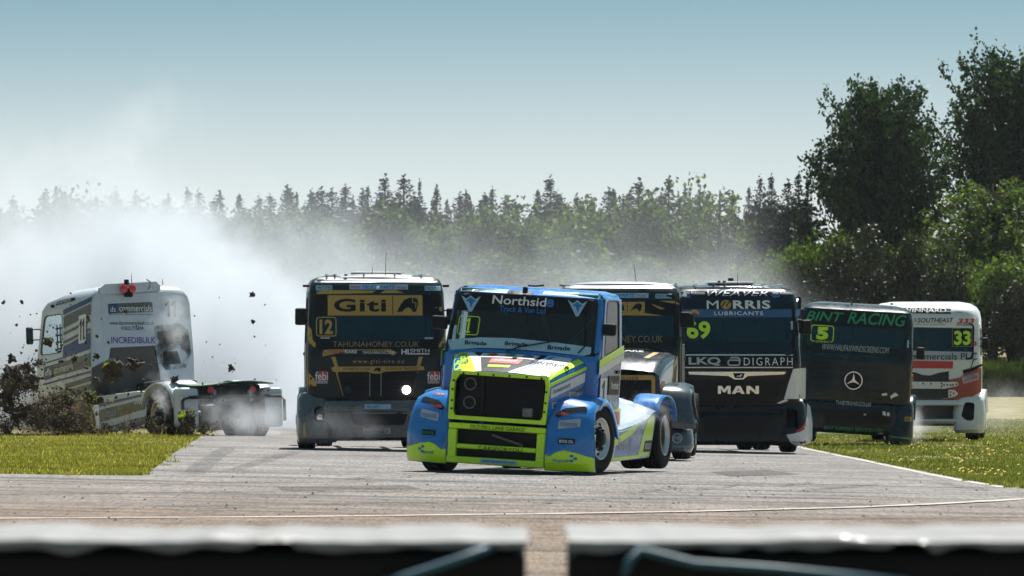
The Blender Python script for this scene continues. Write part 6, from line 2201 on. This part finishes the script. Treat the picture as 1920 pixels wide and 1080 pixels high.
    t.add('fuel_tank', box((0, 3.3, .62), (1.4, 1.2, .55), .1, 2), M_TRIM)
    return t
truck_11()

# ================================================================== turf and soil thrown up by the spin
M_SOIL = paint('dark_soil', (0.046, 0.032, 0.021), .95, coat=0, dirt=.5, scale=9, keep=True)
M_TURF = mat_leaf('thrown_turf', (0.16, 0.24, 0.02), (0.34, 0.36, 0.07), .55, .2, .6, 3.0)
RD = random.Random(21)
def clod_mesh(seed, jag=.5, sub=2):
    bm = bmesh.new()
    bmesh.ops.create_icosphere(bm, subdivisions=sub, radius=1.0)
    for v in bm.verts:
        n = v.co.normalized()
        v.co = n * max(.2, 1 + jag * mnoise.noise(n * 1.5 + Vector((seed, 0, 0))) * 2.0 + jag * 1.1 * mnoise.noise(n * 3.7 + Vector((0, seed, 0))) + jag * .6 * mnoise.noise(n * 8 + Vector((0, 0, seed))))
    me = bpy.data.meshes.new('clod')
    bm.to_mesh(me)
    bm.free()
    me.materials.append(M_SOIL)
    return me
CL = [clod_mesh(i * 3.7 + 1, .62, 3) for i in range(6)]
SPK = [clod_mesh(i * 5.1 + 2, .6, 1) for i in range(4)]
def turf_mesh(seed, n=170):
    R = random.Random(seed)
    V, F = [], []
    for i in range(n):
        d = rdir(R, (0, -.1, .9))
        p = Vector((d.x * .95, d.y * .8, d.z * .75)) * R.uniform(.65, 1.0)
        h = R.uniform(.4, 1.0)
        g = (d + Vector((R.uniform(-.5, .5), R.uniform(-.5, .5), .4))).normalized()
        sd_ = g.cross(Vector((0, 1, .2))).normalized() * .07
        b0 = len(V)
        V += [p - sd_, p + sd_, p + g * h]
        F.append((b0, b0 + 1, b0 + 2))
    me = mesh_of('grass_tuft', V, F)
    me.materials.append(M_TURF)
    return me
TF = [turf_mesh(i) for i in range(4)]
def clod(px, py, size, label, turf=False, D=128.5, rot=None, flat_=(1, 1, 1), group=None):
    o = bpy.data.objects.new('turf_clod' if turf else 'soil_clod', RD.choice(CL))
    o.location = at(px, py, D)
    s = size / 91.0
    o.scale = (s * flat_[0], s * flat_[1], s * flat_[2])
    o.rotation_euler = rot or (RD.uniform(-.4, .4), RD.uniform(-.6, .6), RD.uniform(0, 6.28))
    link(o)
    setp(o, label, 'clod', group or 'clods of turf and soil in the air')
    if turf:
        link(bpy.data.objects.new('grass_tuft', RD.choice(TF)), o)
    return o
# (column, row, radius in pixels, turf, label)
BIG = [(212, 695, 19, 1, 'big turf clod with grassy top hanging in front of the white cab'), (170, 748, 15, 1, 'bright grassy turf clod low left of the navy skirt'),
       (250, 683, 13, 0, 'dark soil clod to the right of the biggest grassy clod'), (327, 712, 7, 1, 'small grassy clod above the white rear mudguard'),
       (293, 797, 15, 1, 'grassy clod at the left foot of the rear wheel'), (352, 786, 17, 1, 'tall grassy clod at the right foot of the rear wheel'),
       (92, 641, 8, 1, 'brownish clod against the door of the white cab'), (140, 673, 6, 1, 'tiny brown clod just below the cab lettering'),
       (22, 710, 22, 0, 'large ragged soil clump at the left edge of the spray'), (55, 718, 17, 0, 'dark soil clump next to the large ragged one'),
       (22, 672, 8, 0, 'soil clod with a flat slab on top, left of the cab'), (8, 745, 22, 0, 'dark clump cut by the left picture edge'),
       (35, 775, 16, 0, 'crumbling clump low on the left'), (130, 753, 8, 0, 'round dark clod above the brown dust'), (178, 812, 9, 0, 'dark clod just above the verge'),
       (433, 690, 6, 0, 'flat dark flake flying between the white truck and truck number 12'), (473, 552, 4.5, 0, 'highest dark flake right of the white cab'),
       (474, 603, 3.5, 0, 'dark flake below the highest one'), (50, 690, 10, 0, 'soil clump above the dark clumps on the left'), (181, 668, 5, 0, 'dark crumb by the rear cab corner'),
       (380, 805, 8, 0, 'soil clump dragged at the right foot of the white truck')]
for px, py, s, tf, lb in BIG:
    clod(px, py, s * .8, lb, bool(tf), D=127.6 + RD.uniform(-.8, .8))
for i in range(230):
    if RD.random() < .62:
        px, py = RD.gauss(130, 95), RD.gauss(700, 55)
    else:
        px, py = RD.uniform(0, 520), RD.triangular(540, 800, 700)
    if not (-5 < px < 520 and 520 < py < 815): continue
    o = bpy.data.objects.new('soil_crumb', RD.choice(SPK))
    o.location = at(px, py, RD.uniform(126.5, 129))
    s = RD.choice([.7, .9, 1.1, 1.4, 2.0, 2.8]) / 91.0 * (1.25 if px < 260 else .9)
    o.scale = (s * RD.uniform(.7, 1.5), s, s * RD.uniform(.6, 1.2))
    o.rotation_euler = (RD.random() * 6, RD.random() * 6, RD.random() * 6)
    link(o)
    wh = 'left of the white cab' if px < 62 else 'before the white cab flank' if px < 170 else 'before the white cab back' if px < 365 else 'right of the white cab'
    setp(o, 'small dark soil crumb in the air ' + wh, 'crumb', 'soil crumbs ' + wh)
# the dense spray of loosened earth itself
V, F = [], []
def bit(p, s):
    b0 = len(V)
    a = [rdir(RD) * s * RD.uniform(.5, 1.3) for _ in range(4)]
    V.extend([p + q for q in a])
    F.extend([(b0, b0 + 1, b0 + 2), (b0, b0 + 2, b0 + 3), (b0, b0 + 3, b0 + 1), (b0 + 1, b0 + 3, b0 + 2)])
lob = [(70, 778, 70, 36, 6500), (125, 790, 60, 26, 4200), (12, 722, 30, 26, 1500), (58, 715, 30, 20, 1200), (230, 806, 70, 9, 1100), (370, 810, 45, 9, 700), (120, 745, 60, 30, 1100), (15, 802, 40, 20, 1200), (100, 690, 60, 40, 350)]
for cx, cy, sx, sy, n in lob:
    nc = max(3, n // 130)
    CC = [(RD.gauss(cx, sx * .55), RD.gauss(cy, sy * .55), RD.gauss(127.5, .6), RD.uniform(2.5, 9.0)) for _ in range(nc)]
    for i in range(n):
        kx, ky, kd, kr = RD.choice(CC)
        if RD.random() < .12: kr *= 3
        px, py = RD.gauss(kx, kr), RD.gauss(ky, kr * .8)
        if py > 822: py = 822 - RD.random() * 15
        p = at(px, py, RD.gauss(kd, .12))
        p.z = max(p.z, gz(p.x, p.y) + .01)
        bit(p, RD.choice([.006, .009, .013, .018, .026, .04]))
setp(obj('soil_spray', V, F, M_SOIL), 'dense spray of dark loosened earth thrown up at the nose of the white truck', 'soil', kind='stuff')
V, F = [], []
for i in range(800):
    px, py = RD.choice([(RD.gauss(190, 55), RD.gauss(770, 26)), (RD.uniform(0, 400), RD.gauss(806, 8)), (RD.gauss(85, 55), RD.gauss(745, 30))])
    p = at(px, min(py, 818), RD.gauss(127.0, .5))
    d = rdir(RD, (.3, 0, .4)) * RD.uniform(.03, .11)
    sd_ = d.cross(Vector((0, 1, .1))).normalized() * .006
    b0 = len(V)
    V += [p - sd_, p + sd_, p + d]
    F.append((b0, b0 + 1, b0 + 2))
setp(obj('torn_grass', V, F, mat_leaf('torn_grass', (0.13, 0.12, 0.04), (0.22, 0.17, 0.08), .4, .1, .7, 2.0)), 'torn dry grass blades flying in the brown earth spray', 'grass', kind='stuff')
# ================================================================== barriers in the foreground
def barrier(px0, px1, seed, label, strap):
    D0, D1 = 14.0, 15.1
    x0, x1 = (px0 - 960) * D0 / K, (px1 - 960) * D0 / K
    zt0 = HC - (1014 - HY) * D0 / K
    R = random.Random(seed)
    root = empty('tyre_barrier', ((x0 + x1) / 2, D0, 0))
    setp(root, label, 'barrier', 'foreground barrier blocks')
    cx = (x0 + x1) / 2
    V, F = box((0, .55, zt0 / 2 - .012), (x1 - x0 - .01, 1.1, zt0 - .024), .02, 2)
    obj('core', V, F, paint('black_rubber_belt', (0.012, 0.013, 0.014), .55, coat=0, dirt=.05), root)
    # cover lapped over the top, sun glare painted pale, with a ragged front hem
    n = 140
    us = lin(x0 - cx, x1 - cx, n)
    hem = []
    for u in us:
        h = .016 + .022 * mnoise.noise((u * 9 + seed, 1, 0)) + .016 * max(0, mnoise.noise((u * 5 + seed, 7, 0)))
        h -= .055 * max(0, mnoise.noise((u * 8.5, seed, 3)) - .15)
        hem.append(max(.001, h))
    vs = [0, 1, 2, 3, 4, 5, 6]
    def fn(i, v):
        u = us[i]
        b_ = .010 * mnoise.noise((u * 4, seed, 0)) + .006 * mnoise.noise((u * 13, seed, 5))
        if v == 0: return (u, -.012, zt0 - hem[i])
        if v == 1: return (u, -.012, zt0 - .002 + b_ * .3)
        y = [0, 0, .02, .2, .5, .8, 1.1][v]
        return (u, y, zt0 + .006 + b_ + .012 * mnoise.noise((u * 3, y * 3, seed)))
    V, F = grid(fn, list(range(n)), vs)
    obj('top_cover', V, F, paint('sunlit_pale_sheet', (0.19, 0.19, 0.186), .55, coat=.1, dirt=.9, scale=5), root, True)
    for pts in strap:
        q = []
        for px, py, out in pts:
            q.append(Vector(((px - 960) * D0 / K - cx, -out, HC + (HY - py) * D0 / K)))
        V, F = tube(q, .010, 8)
        obj('strap', V, F, paint('blue_strap', (0.025, 0.10, 0.14), .5, coat=0), root, True)
    return root
barrier(-260, 990, 3, 'left black barrier block with top painted pale for sun glare and one blue strap', [[(700, 1100, .05), (770, 1078, .05), (850, 1052, .045), (905, 1032, .03), (925, 1026, -.02)]])
barrier(1066, 2250, 8, 'right black barrier block with top painted pale for sun glare and looped blue strap',
        [[(1168, 1080, .05), (1180, 1050, .04), (1200, 1032, .02), (1220, 1036, .03), (1300, 1056, .045), (1450, 1066, .045), (1700, 1090, .05)]])
# ================================================================== smoke and haze
def box_obj(name, lo, hi, mat):
    c = [(a + b) / 2 for a, b in zip(lo, hi)]
    s = [b - a for a, b in zip(lo, hi)]
    V, F = box(c, s)
    return obj(name, V, F, mat)

class VN:
    """a few shorthands for building a density field"""
    def __init__(self, name, col=(1, 1, 1), aniso=0.3):
        m = bpy.data.materials.new(name)
        m.use_nodes = True
        self.m, self.N, self.L = m, m.node_tree.nodes, m.node_tree.links
        self.N.clear()
        self.out = self.N.new('ShaderNodeOutputMaterial')
        self.v = self.N.new('ShaderNodeVolumePrincipled')
        self.v.inputs['Color'].default_value = (*col, 1)
        self.v.inputs['Anisotropy'].default_value = aniso
        self.L.new(self.v.outputs[0], self.out.inputs['Volume'])
        t = self.N.new('ShaderNodeNewGeometry')
        self.pos = t.outputs['Position']
        s = self.N.new('ShaderNodeSeparateXYZ')
        self.L.new(self.pos, s.inputs[0])
        self.x, self.y, self.z = s.outputs
    def op(self, o, a, b=None, clamp=False):
        n = self.N.new('ShaderNodeMath')
        n.operation = o
        n.use_clamp = clamp
        for i, q in enumerate((a, b)):
            if q is None: continue
            if hasattr(q, 'links'): self.L.new(q, n.inputs[i])
            else: n.inputs[i].default_value = q
        return n.outputs[0]
    def add(self, a, b): return self.op('ADD', a, b)
    def sub(self, a, b): return self.op('SUBTRACT', a, b)
    def mul(self, a, b): return self.op('MULTIPLY', a, b)
    def noise(self, scale, detail=4, off=(0, 0, 0), sc3=(1, 1, 1), rough=.55):
        mp = self.N.new('ShaderNodeMapping')
        mp.inputs['Location'].default_value = off
        mp.inputs['Scale'].default_value = sc3
        self.L.new(self.pos, mp.inputs[0])
        n = self.N.new('ShaderNodeTexNoise')
        n.inputs['Scale'].default_value = scale
        n.inputs['Detail'].default_value = detail
        n.inputs['Roughness'].default_value = rough
        self.L.new(mp.outputs[0], n.inputs['Vector'])
        return self.sub(n.outputs['Fac'], .5)
    def ss(self, v, a, b):
        n = self.N.new('ShaderNodeMapRange')
        n.interpolation_type = 'SMOOTHSTEP'
        self.L.new(v, n.inputs[0])
        n.inputs[1].default_value = a
        n.inputs[2].default_value = b
        return n.outputs[0]
    def curve(self, v, lo, hi, pts):
        n = self.N.new('ShaderNodeMapRange')
        self.L.new(v, n.inputs[0])
        n.inputs[1].default_value = lo
        n.inputs[2].default_value = hi
        r = self.N.new('ShaderNodeValToRGB')
        r.color_ramp.interpolation = 'EASE'
        el = r.color_ramp.elements
        while len(el) < len(pts): el.new(.5)
        for e, (p, c) in zip(el, pts):
            e.position = (p - lo) / (hi - lo)
            e.color = (c, c, c, 1)
        self.L.new(n.outputs[0], r.inputs[0])
        return r.outputs[0]
    def density(self, d): self.L.new(d, self.v.inputs['Density'])

def big_smoke():
    q = VN('tyre_smoke', (0.70, 0.745, 0.79), 0.25)
    def X(px, D=146): return (px - 960) * D / K
    lo, hi = X(-260), X(1840)
    n1 = q.noise(.42, 5, (3, 0, 0), (1, .6, 1))
    n2 = q.noise(1.5, 5, (0, 5, 1), rough=.6)
    # top of the dense bank over x, in units of 10 m
    top = q.mul(q.curve(q.x, lo, hi, [(X(-250), .36), (X(60), .42), (X(250), .50), (X(420), .48), (X(520), .37), (X(600), .16), (X(680), .03), (X(900), 0)]), 10.0)
    h = q.sub(q.mul(top, q.add(1.0, q.add(q.mul(n1, 1.7), q.mul(n2, .9)))), q.z)
    dense = q.mul(q.mul(q.ss(h, -.1, 2.2), q.ss(q.add(n2, q.mul(n1, .8)), -.32, .22)), .70)
    # thin drifting veil over the whole width
    top2 = q.mul(q.curve(q.x, lo, hi, [(X(-250), .62), (X(300), .70), (X(600), .50), (X(900), .42), (X(1200), .42), (X(1440), .40), (X(1540), .28), (X(1700), .25), (X(1800), .05)]), 10.0)
    h2 = q.sub(q.mul(top2, q.add(1.0, q.add(q.mul(n1, 1.5), q.mul(n2, .7)))), q.z)
    veil = q.mul(q.ss(h2, -.2, 4.0), .14)
    # faint upper layer that greys the far trees
    thin = q.mul(q.mul(q.sub(1, q.ss(q.add(q.z, q.mul(n1, 3.0)), 4.0, 8.0)), q.sub(1, q.ss(q.x, X(1330), X(1520)))), .007)
    d = q.add(q.add(dense, veil), thin)
    # soft front, back and side faces of the box
    d = q.mul(d, q.mul(q.ss(q.y, 138, 142), q.sub(1, q.ss(q.y, 158, 164))))
    d = q.mul(d, q.mul(q.ss(q.x, lo, lo + 2), q.sub(1, q.ss(q.x, hi - 1.2, hi))))
    q.density(d)
    o = box_obj('tyre_smoke', (lo, 137.5, .02), (hi, 164.5, 9.5), q.m)
    return setp(o, 'bank of white tyre smoke drifting behind the trucks, thickest on the left', 'smoke', kind='stuff')
big_smoke()

def puff(label, c, r, dens, seed, fr=2.6, thr=.0, col=(0.875, 0.91, 0.955)):
    q = VN('smoke_wisp', col, 0.3)
    def n3(ax, k):
        return q.op('POWER', q.op('ABSOLUTE', q.mul(q.sub(ax, c[k]), 1 / r[k])), 2.0)
    rr = q.op('SQRT', q.add(q.add(n3(q.x, 0), n3(q.y, 1)), n3(q.z, 2)))
    n = q.noise(fr, 5, (seed, seed * 2, 0), rough=.65)
    f = q.add(q.sub(1.0, rr), q.mul(n, 2.2))
    d = q.mul(q.ss(f, .25 + thr, 1.0 + thr), dens)
    d = q.mul(d, q.sub(1, q.ss(rr, .75, 1.0)))
    q.density(d)
    lo = [c[k] - r[k] for k in range(3)]
    hi = [c[k] + r[k] for k in range(3)]
    o = box_obj('smoke_wisp', lo, hi, q.m)
    return setp(o, label, 'smoke', kind='stuff')
p = at(470, 785, 127)
puff('low cloud of smoke pouring from under the tail of the spinning white truck', p, (1.9, 1.3, .75), .55, 1, 2.0)
p = at(300, 735, 126.5)
puff('wisp of smoke rising from the rear wheel of the spinning white truck', p, (.5, .45, .8), 1.3, 4, 4.0, .15)
p = at(330, 600, 129)
puff('thin grey smoke curling round the back corner of the white cab', p, (.75, .8, 1.1), .8, 9, 2.2)
p = at(1195, 775, 94.6)
puff('thin wisp of smoke over the rear wheel of the blue truck', p, (.75, .35, .42), 2.0, 6, 4.5, .1)
p = at(1705, 800, 137.5)
puff('dust puffing up between the black and the white truck on the right grass', p, (.55, .9, .75), 1.2, 12, 2.6)
p = at(1880, 765, 150)
puff('pale dust drifting over the grass at the right edge', p, (1.6, 3, .9), .10, 14, 1.2)
p = at(640, 800, 110.8)
puff('thin dust in front of the lower bumper of truck number 12', p, (1.3, .8, .55), .16, 15, 1.5)

p = at(95, 775, 128.2)
puff('brown cloud of fine earth dust inside the spray at the nose of the white truck', p, (1.5, .9, .75), 2.6, 17, 2.6, .0, (.20, .15, .10))

def haze():
    m = bpy.data.materials.new('haze')
    m.use_nodes = True
    N, L = m.node_tree.nodes, m.node_tree.links
    N.clear()
    out = N.new('ShaderNodeOutputMaterial')
    v = N.new('ShaderNodeVolumePrincipled')
    v.inputs['Color'].default_value = (0.80, 0.91, 1.0, 1)
    v.inputs['Density'].default_value = 0.00004
    v.inputs['Anisotropy'].default_value = 0.3
    L.new(v.outputs[0], out.inputs['Volume'])
    o = box_obj('haze', (-60, -8, -2.2), (60, 460, 24), m)
    o['kind'] = 'stuff'
    return setp(o, 'thin pale summer haze lying over the whole field', 'haze', kind='stuff')
HAZE = True
if HAZE:
    haze()
